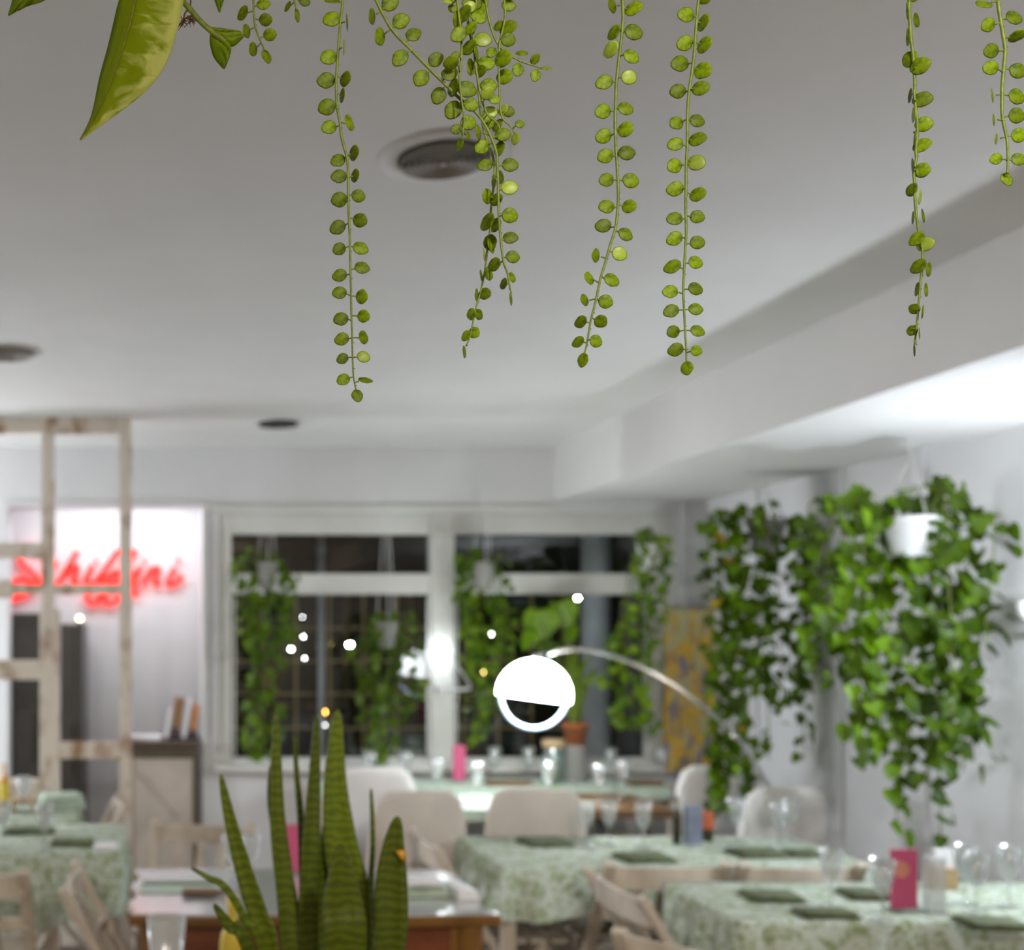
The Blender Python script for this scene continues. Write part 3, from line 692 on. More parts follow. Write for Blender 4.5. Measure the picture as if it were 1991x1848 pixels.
for u, v, hx_, hy_, rz_, lab in (
    (1060, 1641, .095, .07, .1, 'dark green folded napkin before the rounded beige slip covered chair'), (1252, 1672, .095, .07, .1, 'dark green folded napkin before the oil bottle and its lone glass'),
    (1472, 1663, .095, .07, .05, 'dark green folded napkin above the folding chair in the table gap'), (1562, 1664, .065, .05, .0, 'dark green folded napkin at the wall end of the long mint cloth'),
    (1500, 1748, .085, .06, -.1, 'dark green folded napkin above the sideways tucked folding chair'), (1605, 1781, .085, .042, .0, 'dark green folded napkin at the front edge below the lone stemmed glass'),
    (1692, 1744, .085, .06, -.1, 'dark green folded napkin behind the glass that touches the magenta menu'), (1930, 1802, .085, .06, -.1, 'dark green folded napkin before the lone glass at the wall end'),
    (140, 1642, .085, .06, .0, 'olive folded napkin beside the small white napkin'), (55, 1618, .11, .07, .1, 'olive folded napkin before the divider table cloth')):
    napkin('folded_napkin', lab, on(u, v, ZM), hx_, hy_, .018, 'napkin_green', rz_)
napkin('folded_napkin', 'pale green heaped napkin at the end of the small divider table', on(120, 1572, ZM), .10, .08, .07, 'napkin_pale', .3)
napkin('folded_napkin', 'white folded napkin at the edge of the mint cloth by the folding chair', on(206, 1650, ZM), .048, .05, .014, 'napkin_white', .0)
napkin('folded_napkin', 'white folded napkin on the grey cloth pile at the end of the mahogany table', on(820, 1716, TZ + .052), .058, .055, .016, 'napkin_white', .05)
napkin('folded_napkin', 'grey green folded cloth pile on the end of the mahogany table', on(822, 1736, TZ + .003), .068, .075, .042, 'napkin_pale', .05)
napkin('folded_napkin', 'white rolled napkin curving beside the cloth pile on the mahogany table', on(893, 1740, TZ + .003), .034, .085, .03, 'napkin_white', .12)
napkin('folded_napkin', 'white napkin lying on the runner of the plank table', on(872, 1560, TZ + .004), .10, .07, .02, 'napkin_white', .1)
pm_ = thing('placemat', 'green striped placemat lying on the glossy mahogany table', 'placemat', on(350, 1726, TZ + .003))
MB().box(-.13, .13, -.09, .09, 0, .004).build('mat', 'napkin_pale', pm_, bev=.001); MB().box(-.12, .12, .02, .06, .004, .006).build('stripe', 'napkin_green', pm_)
wbrd = thing('serving_board', 'brown wooden board on the green placemat', 'board', on(388, 1738, TZ + .008))
MB().box(-.055, .055, -.03, .03, 0, .012).build('board', 'dark_wood', wbrd, bev=.004); MB().box(.055, .085, -.01, .01, 0, .012).build('handle', 'dark_wood', wbrd, bev=.003)
for u, v, hx, bl in ((985, 1527, .11, 'dark wooden board below the tall leafy basket on the window runner'), (1250, 1527, .08, 'dark wooden board below the yellowing basket on the window runner')):
    b_ = thing('bread_board', bl, 'board', on(u, v, TZ + .004))
    MB().box(-hx, hx, -.05, .05, 0, .02).build('board', 'dark_wood', b_, bev=.004); MB().box(hx, hx + .03, -.012, .012, 0, .02).build('handle', 'dark_wood', b_, bev=.003)
nh = thing('napkin_holder', 'wooden box of white paper napkins at the back of the cloth with the pink menu', 'napkin holder', (XU(1832, 3.70), 3.70, TZ))
MB().box(-.034, .034, -.03, .03, 0, .07).build('box', 'light_wood', nh, bev=.003)
for i in range(5): MB().box(-.03, .03, -.022 + .01 * i, -.016 + .01 * i, .02, .125, Matrix.Rotation(.05 * (i - 2), 3, 'X')).build('paper_napkin', 'napkin_white', nh)
# jar with wooden lid, moss bowl, candles
jr = thing('storage_jar', 'glass jar with a tan wooden lid and greenery on the window table', 'jar', on(1076, 1524, TZ + .004))
MB().lathe([(.001, 0), (.055, .002), (.058, .02), (.058, .19), (.052, .20), (.050, .19), (.050, .02), (.001, .012)], 22).build('glass_body', 'jar_glass', jr, True)
MB().lathe([(.001, .20), (.058, .20), (.06, .205), (.06, .235), (.055, .24), (.001, .24)], 22).build('lid', 'light_wood', jr, True)
MB().lathe([(.001, .015), (.045, .018), (.047, .08), (.03, .12), (.001, .13)], 14).build('greenery', 'moss', jr, True)
mb_ = thing('moss_bowl', 'low dish heaped with green moss on the plank table', 'dish', on(1078, 1566, TZ + .001))
MB().lathe([(.001, 0), (.07, .002), (.09, .02), (.085, .022), (.065, .008), (.001, .006)], 22).build('dish', 'pot_grey', mb_, True)
m = MB(); m.lathe([(.084, .018), (.08, .045), (.055, .07), (.001, .082)], 18)
for k, p in enumerate(m.v): p.z += .008 * math.sin(k * 2.3); 
m.build('moss', 'moss', mb_, True)
for u, v, lab in ((1140, 1576, 'cream round candle beside the moss dish'), (1108, 1596, 'bright white tea light at the edge of the plank table')):
    c_ = thing('candle', lab, 'candle', on(u, v, TZ + .001))
    MB().lathe([(.001, 0), (.040, 0), (.042, .01), (.040, .035), (.034, .038), (.001, .036)], 18).build('wax', 'candle' if 'cream' in lab else 'napkin_white', c_, True)
    MB().tube([(0, 0, .034), (.001, 0, .044)], .0015, 5).build('wick', 'metal_dark', c_)

# ------------------------------------------------------------------ arc lamp, wall uplight, clip lamp
def arc_lamp():
    Y = 5.40; base = Vector((XU(1541, 5.2), 5.2, 0))
    t = thing('arc_lamp', 'chrome arc floor lamp with glowing white globe dome', 'floor lamp', base)
    pts = [(1066, 1272), (1100, 1264), (1150, 1266), (1210, 1283), (1300, 1326), (1375, 1382), (1430, 1432), (1470, 1490), (1508, 1556), (1526, 1630), (1536, 1720)]
    YS = [5.40, 5.38, 5.34, 5.27, 5.19, 5.13, 5.12, 5.13, 5.15, 5.18, 5.20]
    P = [W(u, v, y) - base for (u, v), y in zip(pts, YS)] + [Vector((0, 0, .06))]
    MB().tube(catmull(P, 6), .0105, 8).build('arc', 'chrome', t, True)
    MB().tube([P[6] + Vector((-.012, 0, .012)), P[6] + Vector((.014, 0, -.016))], .016, 10).build('joint', 'chrome', t, True)
    MB().lathe([(.001, .06), (.075, .06), (.088, .05), (.088, 0), (.001, 0)], 24).build('base', 'marble', t, True)
    c = W(1038, 1352, Y) - base; r = 70 / F * Y
    R = Matrix.Rotation(math.radians(7), 3, 'Y')
    prof = [(r * math.sin(a), r * math.cos(a)) for a in [math.radians(x) for x in range(0, 97, 4)]]
    prof[0] = (.0008, r)
    inner = [(p[0] * .97, p[1] * .97) for p in reversed(prof)]
    MB().lathe(prof + inner, 40, M=R).build('dome', 'lamp_white', t, True, loc=c)
    ring = [Vector((  .93 * r * math.cos(a), 0, .93 * r * math.sin(a))) for a in [math.radians(x) for x in range(186, 355, 6)]]
    MB().tube([R @ q for q in ring], .055 * r, 10).build('lower_ring', 'ring_acrylic', t, True, loc=c)
    MB().tube([c + Vector((0, 0, r * .98)), c + Vector((0, 0, r * 1.06)), P[0]], .012, 8).build('holder', 'chrome', t, True)
arc_lamp()
def uplight(Yw, lab):
    p = Vector((XR, Yw, 1.60)); t = thing('wall_uplight', lab, 'wall light', p)
    MB().box(-.015, 0, -.05, .05, -.06, .06).build('wall_plate', 'pot_white', t, bev=.003)
    MB().tube([(-.012, 0, 0), (-.06, 0, .0), (-.085, 0, .012)], .010, 8).build('arm', 'pot_white', t, True)
    MB().lathe([(.001, -.01), (.02, -.01), (.048, .03), (.055, .075), (.051, .075), (.044, .032), (.001, -.004)], 20, c=(-.10, 0, .02)).build('cup', 'pot_white', t, True)
    MB().lathe([(.001, .03), (.016, .035), (.02, .05), (.014, .066), (.001, .07)], 12, c=(-.10, 0, .02)).build('bulb', 'bulb_soft', t, True)
uplight(3.93, 'white cup wall light on the bare right wall beside the trailing pothos')
def clip_lamp():
    Y = 6.50; p = W(857, 1340, Y); t = thing('clip_lamp', 'small white gooseneck lamp glowing on the window mullion', 'clip lamp', p)
    MB().box(-.02, .02, -.006, .05, -.025, .025).build('clip', 'pot_white', t, bev=.003)
    a = [W(857, 1340, Y) - p + Vector((0, -.01, 0)), W(912, 1338, Y) - p + Vector((0, -.02, 0)), W(890, 1300, Y) - p + Vector((0, -.03, 0)), W(868, 1268, Y) - p + Vector((0, -.03, 0))]
    MB().tube(catmull(a, 8), .008, 8).build('gooseneck', 'pot_white', t, True)
    q = W(857, 1272, Y) - p
    MB().lathe([(.001, -.026), (.018, -.02), (.026, 0), (.018, .02), (.001, .026)], 14).build('bulb', 'bulb_white', t, True, loc=q + Vector((0, -.02, 0)))
clip_lamp()

# ------------------------------------------------------------------ painting
pt = thing('painting', 'tall narrow abstract painting in ochre yellow and violet grey', 'painting', W(1341, 1500, 6.46), -.05)
hw = 50 * 6.46 / F; hh = 315 * 6.46 / F
MB().box(-hw, hw, -.015, .015, 0, hh).build('canvas', 'abstract_paint', pt, bev=.003)
MB().box(-hw + .01, hw - .01, .015, .04, .01, hh - .01).build('stretcher_frame', 'light_wood', pt, bev=.002)

# ------------------------------------------------------------------ trailing plants
def heart(name, mat, fold=.10, L=1.0):            # heart-shaped leaf hanging from its stalk: base at origin, tip -Z, faces -Y
    prof = [(0, 0), (.10, .30), (-.02, .44), (-.22, .50), (-.45, .44), (-.68, .30), (-.86, .13), (-1.0, 0)]
    rows = []
    for z, hw in prof:
        cur = -.10 * (z + .5) ** 2 * 4
        rows.append([(-hw, -fold * hw * 2 + cur * .3, z), (-hw * .5, -fold * hw * .6 + cur * .3, z), (0, .02 + cur * .3, z if z <= 0 else 0), (hw * .5, -fold * hw * .6 + cur * .3, z), (hw, -fold * hw * 2 + cur * .3, z)])
    return MB().grid(rows).mesh(name, mat, True)
ME_PO = [heart('leaf', 'leaf_pothos', f) for f in (.10, .22)]
ME_WI = heart('leaf', 'leaf_window'); ME_YE = heart('leaf', 'leaf_yellow')
def leaf_matrix(p, rnd, size, face):              # hangs with tip down, faces roughly `face`
    n = Vector(face) + Vector((rnd.uniform(-.9, .9), rnd.uniform(-.9, .9), rnd.uniform(-.2, .7))); n.normalize()
    up = Vector((rnd.uniform(-.5, .5), rnd.uniform(-.5, .5), 1)); y = -n
    x = y.cross(up).normalized(); z = x.cross(y)
    return Matrix.Translation(p) @ Matrix((x, y, z)).transposed().to_4x4() @ Matrix.Scale(size * rnd.uniform(.7, 1.25), 4)
def trailing(name, label, u, Y, vpot, strands, size, step, hang_z, asobj, group=None, seed=1, pot='pot_white', potr=.085, yellow=.02, cordmat='cord_white', depth=.12, du=0):
    rnd = random.Random(seed); base = Vector((XU(u, Y), Y, ZV(vpot, Y)))
    t = thing(name, label, 'hanging plant', base, 0, group)
    MB().lathe([(.001, -.10), (potr * .7, -.10), (potr, .03), (potr * 1.05, .03), (potr * 1.05, .045), (potr * .95, .045), (potr * .9, .02), (.001, .015)], 20).build('pot', pot, t, True)
    top = Vector((0, 0, hang_z - base.z))
    for k in range(3):
        a = k * 2 * PI / 3 + .5
        MB().tube([(potr * math.cos(a), potr * math.sin(a), .04), top * .75 + Vector((0, 0, 0)), top], .0022, 5).build('cord', cordmat, t)
    stems = MB(); fo = MB(); nleaf = 0
    for (us, v0, v1, dens) in strands:
        us += du
        dy = rnd.uniform(-depth, depth); Ys = Y + dy
        x0 = XU(us, Y) - base.x; z0 = ZV(v0, Y) - base.z; z1 = ZV(v1, Y) - base.z
        n = max(4, int((z0 - z1) / .12)); pts = [Vector((x0 * .35, dy * .4, .02)), Vector((x0 * .8, dy * .9, z0 + .01))]
        ph = rnd.random() * 6
        for i in range(n + 1):
            f = i / n; pts.append(Vector((x0 + .018 * math.sin(f * 5 + ph), dy + .018 * math.cos(f * 4 + ph), z0 + (z1 - z0) * f)))
        cpts = catmull(pts[1:], 4); stems.tube(catmull(pts, 4), .0028, 5)
        d = rnd.random() * step
        for a, b in zip(cpts[:-1], cpts[1:]):
            seg = (b - a).length; 
            while d < seg:
                p = a + (b - a) * (d / seg); side = rnd.choice((-1, 1))
                q = p + Vector((side * rnd.uniform(.1, .75) * size, rnd.uniform(-.9, .3) * size, rnd.uniform(-.1, .45) * size))
                M = leaf_matrix(q, rnd, size, (side * .35, -.75, .35))
                yl = rnd.random() < yellow
                if asobj and nleaf < 290:
                    o = obj('leaf', ME_YE if yl else rnd.choice(ME_PO), t); o.matrix_local = M; stems.tube([p, q], .0016, 4, False)
                else:
                    me = ME_YE if yl else ME_WI; k = len(fo.v)
                    fo.v += [M @ v.co for v in me.vertices]; fo.f += [tuple(k + i for i in f.vertices) for f in me.polygons]
                nleaf += 1; d += step / dens
            d -= seg
    stems.build('stems', 'stem_green', t, True)
    if fo.v:
        o = fo.build('foliage', 'leaf_pothos' if asobj else 'leaf_window', t, True); o['kind'] = 'stuff'
    return t
SF = [(1615, 1000, 1250, 1), (1640, 975, 1330, 1), (1665, 965, 1320, 1), (1690, 960, 1290, 1), (1700, 960, 1490, .9), (1725, 970, 1450, 1), (1750, 975, 1380, 1.1), (1768, 980, 1480, 1),
      (1782, 980, 1625, .7), (1800, 955, 1540, 1), (1820, 950, 1490, 1), (1832, 950, 1640, .7), (1850, 950, 1460, 1), (1870, 960, 1420, 1), (1885, 970, 1500, .8), (1900, 990, 1430, .9), (1912, 1020, 1260, .9), (1930, 1180, 1480, .35)]
trailing('trailing_pothos', 'large leafy pothos with long trails hanging by the right wall over the pink menu', 1770, 4.22, 1030, SF, .064, .027, ZL, True, seed=3, yellow=.0, depth=.13, potr=.095, du=-20)
SE = [(1390, 1020, 1560, 1), (1402, 1005, 1590, 1.2), (1420, 1000, 1595, 1.2), (1435, 995, 1570, 1.2), (1450, 1000, 1500, 1), (1465, 990, 1350, 1.2), (1485, 985, 1330, 1.2), (1503, 1000, 1480, .7),
      (1522, 1005, 1370, 1.2), (1540, 1010, 1350, 1.2), (1562, 1010, 1480, .7), (1574, 1020, 1340, 1.2), (1580, 1040, 1310, 1)]
trailing('trailing_pothos', 'dense pothos with one long trail hanging beside the yellow painting', 1490, 5.37, 1030, SE, .056, .027, ZL, True, seed=5, yellow=.03, depth=.08, pot='pot_grey')
WP = [('narrow leafy basket hanging in the left window pane next to the wall', 520, 1110, [(470, 1085, 1260, 1), (488, 1075, 1480, 1.1), (505, 1080, 1480, 1.1), (522, 1080, 1470, 1), (540, 1090, 1440, 1), (556, 1110, 1300, 1), (574, 1130, 1250, .8)], 11, .04),
      ('bright leafy basket hanging low beside the glowing mullion', 752, 1225, [(702, 1250, 1400, 1), (718, 1205, 1480, 1.1), (736, 1195, 1490, 1.2), (754, 1195, 1490, 1.2), (772, 1195, 1450, 1.1), (790, 1200, 1400, 1), (804, 1215, 1370, 1)], 12, .0),
      ('tall leafy basket hanging behind the lamp globe', 940, 1110, [(890, 1095, 1200, .9), (905, 1085, 1300, 1.1), (922, 1078, 1450, 1.1), (940, 1075, 1440, 1.1), (958, 1085, 1390, 1.1), (978, 1090, 1330, 1), (998, 1195, 1320, .7)], 13, .04),
      ('leafy basket with yellowing leaves hanging at the window edge by the painting', 1258, 1075, [(1235, 1045, 1420, 1), (1250, 1038, 1400, 1), (1266, 1040, 1300, 1), (1284, 1048, 1210, .9), (1298, 1060, 1160, .7), (1222, 1180, 1420, 1), (1196, 1235, 1410, 1), (1180, 1245, 1330, .8), (1272, 1360, 1430, 1)], 14, .10)]
for lab, u, vp, st_, sd, ye in WP:
    trailing('hanging_plant', lab, u, 6.30, vp, st_, .052, .030, ZL if u > 1100 else 2.65, False, seed=sd, pot='pot_grey' if sd != 14 else 'pot_white', potr=.06, yellow=ye, depth=.06)

# broad-leaved pot plant standing at the window behind the globe
def strap_leaf(m, a, b, c, w, n=10):
    P = catmull([a, b, c], n); k = len(P); rows = []
    for i, p in enumerate(P):
        f = i / (k - 1); hw = w * math.sin(PI * min(1, .12 + f * .9)) ** .7 * (1 if f < .98 else .2)
        d = (P[min(i + 1, k - 1)] - P[max(i - 1, 0)]).normalized(); s = d.cross(Vector((0, -1, .15))).normalized()
        rows.append([p - s * hw, p + Vector((0, .3 * hw, 0)), p + s * hw])
    m.grid(rows)
def dracaena():
    Y = 6.28; p = Vector((XU(1118, Y), Y, TZ + .004)); t = thing('dracaena', 'potted plant with yellow green strap leaves coloured as lamplit in a terracotta pot behind the globe', 'potted plant', p)
    z0 = ZV(1448, Y) - p.z
    MB().lathe([(.001, 0), (.055, 0), (.06, .01), (.06, z0 - .01), (.055, z0), (.001, z0)], 20).build('pot_stand', 'pot_grey', t, True)
    MB().lathe([(.001, z0), (.05, z0), (.068, z0 + .10), (.074, z0 + .10), (.074, z0 + .12), (.066, z0 + .12), (.06, z0 + .10), (.001, z0 + .095)], 20).build('pot', 'terracotta', t, True)
    MB().lathe([(.001, z0 + .102), (.06, z0 + .10)], 16).build('soil', 'soil', t)
    rnd = random.Random(4); q = Vector((0, 0, z0 + .1))
    for u, v, hi in ((1085, 1290, 1), (1100, 1262, 1), (1118, 1255, 1), (1135, 1275, 1), (1145, 1320, 1), (1068, 1330, .9), (1160, 1300, 1), (1108, 1300, .8), (1127, 1310, .8), (1090, 1340, .7)):
        e = W(u, v, Y) - p; m = MB(); mid = q.lerp(e, .55) + Vector((0, 0, .07)); e2 = Vector((e.x * 1.25, e.y + rnd.uniform(-.1, .05), e.z))
        strap_leaf(m, q, mid, e2, .016); m.build('leaf', 'leaf_strap_lit', t, True, solid=.001)
    for u, v, s in ((1055, 1215, .2), (1095, 1195, .17), (1110, 1240, .13), (1035, 1245, .12), (1075, 1270, .14)):
        e = W(u, v, Y) - p + Vector((0, .03, 0))
        MB().tube(catmull([q, q.lerp(e, .6) + Vector((.02, .02, .05)), e], 6), .005, 6).build('stalk', 'stem_green', t, True)
        o = obj('leaf', ME_WI if v < 1230 else ME_PO[0], t); o.matrix_local = Matrix.Translation(e + Vector((0, 0, s * .4))) @ Euler((.25, .4 * rnd.uniform(-1, 1), rnd.uniform(-.6, .6))).to_matrix().to_4x4() @ Matrix.Scale(s, 4)
dracaena()

# ------------------------------------------------------------------ outside the window
struct('ground', MB().box(-6, 12, 7.6, 16, -.3, -.15), 'asphalt')
ou = thing('facade', 'dark building facade across the street at night', 'building', (3, 12, -.15))
MB().box(-6, 8, 0, .3, 0, 6).build('wall', 'facade', ou)
for x in (-3.2, -1.6, 0, 1.6, 3.2):
    fm = MB().box(x - .5, x + .5, -.04, 0, .9, 2.3).build('window_frame', 'grille_tan', ou, bev=.01); MB().box(x - .44, x + .44, -.05, -.04, .96, 2.24).build('pane', 'bottle_dark', fm)
gl = thing('window_grille', 'tan iron grille standing outside behind the window panes', 'grille', (0, 8.4, -.15))
for i in range(11):
    x = XU(510, 8.4) + .25 * i; MB().bar((x, 0, 0), (x, 0, ZV(1150, 8.4) + .15), .022, .012).build('bar', 'grille_tan', gl)
for v in (1222, 1286, 1350, 1416):
    z = ZV(v, 8.4) + .15; MB().bar((.3, .012, z), (3.9, .012, z), .012, .02).build('rail', 'grille_tan', gl)
cp = thing('street_column', 'pale bluish column outside the right window pane', 'column', (XU(1158, 8.0), 8.0, -.15))  # pale shaft with a slightly bluish tone
MB().lathe([(.001, 0), (.13, 0), (.13, .12), (.10, .16), (.098, 3.4), (.13, 3.45), (.13, 3.6), (.001, 3.6)], 20).build('shaft', 'column_pale', cp, True)
MB().box(-.15, .15, -.15, .15, 0, .08).build('plinth', 'column_pale', cp, bev=.01)
dp = thing('downpipe', 'white drainpipe outside the left window pane', 'pipe', (XU(624, 8.2), 8.2, -.15))
MB().tube([(0, 0, 0), (0, 0, 2.6)], .028, 10).build('pipe', 'column_pale', dp, True)
for z in (.8, 1.6, 2.3): MB().lathe([(.032, z), (.034, z + .02), (.032, z + .04)], 10).build('collar', 'column_pale', dp, True)
NL = [(566, 1262, 'w', .016), (680, 1253, 's', .020), (955, 1233, 'w', .012), (1123, 1163, 's', .014), (628, 1410, 'w', .022), (592, 1280, 'w', .008), (590, 1238, 'w', .009), (588, 1200, 'w', .006),
      (642, 1253, 'y', .012), (668, 1222, 'y', .012), (670, 1286, 'y', .012), (940, 1307, 'y', .010), (1078, 1282, 'y', .014), (1136, 1310, 'y', .014), (628, 1384, 'o', .030)]
for u, v, c, r in NL:
    lab, g = {'w': ('small white street light shining in the night beyond the window', 'white street lights'), 'y': ('small amber street light shining in the night beyond the window', 'amber street lights'),
              's': ('bright white street lamp close outside the window glass', 'near street lamps'),
              'o': ('orange signal light shining in the night just above a white one', None)}[c]
    r *= .85; p = W(u, v, {'o': 9.3, 's': 7.45}.get(c, 9.0)); t = thing('street_light', lab, 'street light', p, 0, g)
    MB().lathe([(.001, -r), (r * .7, -r * .7), (r, 0), (r * .7, r * .7), (.001, r)], 12).build('lens', {'w': 'night_white', 's': 'night_strong', 'y': 'night_yellow', 'o': 'night_orange'}[c], t, True)
    MB().lathe([(r * 1.1, r * .3), (r * 1.15, r * 1.1), (.001, r * 1.3)], 10).build('hood', 'metal_dark', t, True)
    MB().tube([(0, .02, r), (0, .03, r + .05), (0, .03, -p.z - .15)], .004, 5).build('pole', 'metal_dark', t)

# ------------------------------------------------------------------ snake plant
def snake_plant():
    Y0 = 1.5; p = Vector((XU(640, Y0), Y0, TZ)); t = thing('snake_plant', 'tall snake plant with banded upright sword leaves', 'potted plant', p)
    MB().lathe([(.001, 0), (.085, 0), (.095, .02), (.115, .26), (.120, .26), (.120, .28), (.110, .28), (.104, .25), (.001, .245)], 28).build('pot', 'terracotta', t, True)
    MB().lathe([(.001, .262), (.06, .26), (.105, .25)], 20).build('soil', 'soil', t)
    sc = 600 / 1991
    L = [([(228, 590), (290, 880), (375, 1200), (470, 1500), (545, 1719)], 125, 1.44, -.2), ([(590, 170), (588, 500), (600, 900), (645, 1300), (680, 1719)], 112, 1.50, .15),
         ([(552, 530), (560, 800), (640, 1150), (700, 1450), (740, 1719)], 80, 1.56, .3), ([(706, 340), (725, 620), (750, 900), (765, 1300), (780, 1719)], 60, 1.60, .5),
         ([(852, 190), (835, 600), (815, 1000), (800, 1400), (800, 1719)], 125, 1.54, .1), ([(985, 165), (968, 600), (1000, 1000), (1080, 1400), (1110, 1719)], 235, 1.58, -.1),
         ([(1005, 1040), (1010, 1250), (1020, 1450), (1035, 1719)], 265, 1.40, .05), ([(1202, 680), (1212, 1000), (1200, 1300), (1205, 1719)], 52, 1.57, .6),
         ([(1372, 860), (1345, 1050), (1330, 1300), (1315, 1719)], 200, 1.47, -.15), ([(42, 1190), (150, 1250), (262, 1315), (385, 1510), (490, 1719)], 46, 1.43, .5),
         ([(188, 1425), (285, 1560), (410, 1719)], 85, 1.38, .3), ([(900, 900), (890, 1200), (880, 1719)], 90, 1.60, .2)]
    for pts, wd, Y, tw in L:
        P = [W(360 + x * sc, 1330 + y * sc, Y) - p for x, y in pts]
        e = P[-1]; P.append(Vector((e.x * .62, e.y * .5, .24)))
        C = catmull(P, 8); n = len(C); rows = []; hw0 = wd * sc / F * Y / 2
        for i, c in enumerate(C):
            f = i / (n - 1); hw = hw0 * min(1, (f / .52) ** .62) * (1 if f < .75 else 1 - .45 * (f - .75) / .25) + .0006
            d = (C[min(i + 1, n - 1)] - C[max(i - 1, 0)]).normalized()
            a = tw + .5 * math.sin(f * 2.2) * tw; s = d.cross(Vector((math.sin(a), -math.cos(a), 0))).normalized(); nn = s.cross(d)
            rows.append([c + s * (hw * q) + nn * (-.35 * hw * (1 - q * q)) for q in (-1, -.5, 0, .5, 1)])
        lf = MB().grid(rows).build('leaf', 'leaf_snake', t, True, solid=.0028)
        if wd == 200:
            m = MB(); tip = W(360 + 1388 * sc, 1330 + 1092 * sc, 1.462) - p
            m.grid([[tip + Vector((-.006, 0, .003)), tip + Vector((.001, -.002, .004)), tip + Vector((.007, 0, .003))], [tip + Vector((.0, 0, -.007)), tip + Vector((.003, -.002, -.010)), tip + Vector((.007, 0, -.008))]])
            m.build('dry_tip', 'amber', lf, True, solid=.0024)
snake_plant()

# ------------------------------------------------------------------ button-leaf strands and pothos sprig, near the lens
def button_mesh(name, mat, tip, plump, seed):
    rnd = random.Random(seed); n = 18; m = MB()
    rings = ((0.0, 1.0), (.5, .82), (.85, .38), (1.0, 0.0))
    off = [1 + rnd.uniform(-.03, .03) for _ in range(n)]
    def pt(j, r, h):
        a = 2 * PI * j / n; ca, sa = math.cos(a), math.sin(a)
        rr = .5 * off[j] * (1 + tip * max(0, ca) ** 10) * (1 + .05 * max(0, -ca) ** 8)
        return Vector((rr * r * ca, h, .94 * rr * r * sa))
    k = len(m.v)
    m.v.append(Vector((0, -plump, 0)))
    for r, h in rings[1:]:
        m.v += [pt(j, r, -plump * h) for j in range(n)]
    b0 = len(m.v)
    for r, h in reversed(rings[1:-1]): m.v += [pt(j, r, plump * .55 * h) for j in range(n)]
    m.v.append(Vector((0, plump * .55, 0)))
    m.f += [(0, 1 + (j + 1) % n, 1 + j) for j in range(n)]
    for q in range(4):
        m.f += [(1 + q * n + j, 1 + q * n + (j + 1) % n, 1 + (q + 1) * n + (j + 1) % n, 1 + (q + 1) * n + j) for j in range(n)]
    last = len(m.v) - 1; s = 1 + 4 * n
    m.f += [(s + j, s + (j + 1) % n, last) for j in range(n)]
    return m.mesh(name, mat, True)
BT = [button_mesh('leaf', 'leaf_button', .16, .075, 1), button_mesh('leaf', 'leaf_button', .10, .09, 2), button_mesh('leaf', 'leaf_button', .22, .065, 3), button_mesh('leaf', 'leaf_button_pale', .14, .08, 4)]
Z1 = (0, 0, 560 / 1991); Z2 = (560, 0, 540 / 1991); Z3 = (560, 400, 540 / 1991); Z4 = (1060, 0, 440 / 1991); Z5 = (1060, 380, 440 / 1991); Z6 = (1650, 0, 341 / 1658); Z7 = (1650, 330, 341 / 1616)
TROUGH = 2.30
def px(z, a): return (z[0] + a[0] * z[2], z[1] + a[1] * z[2])
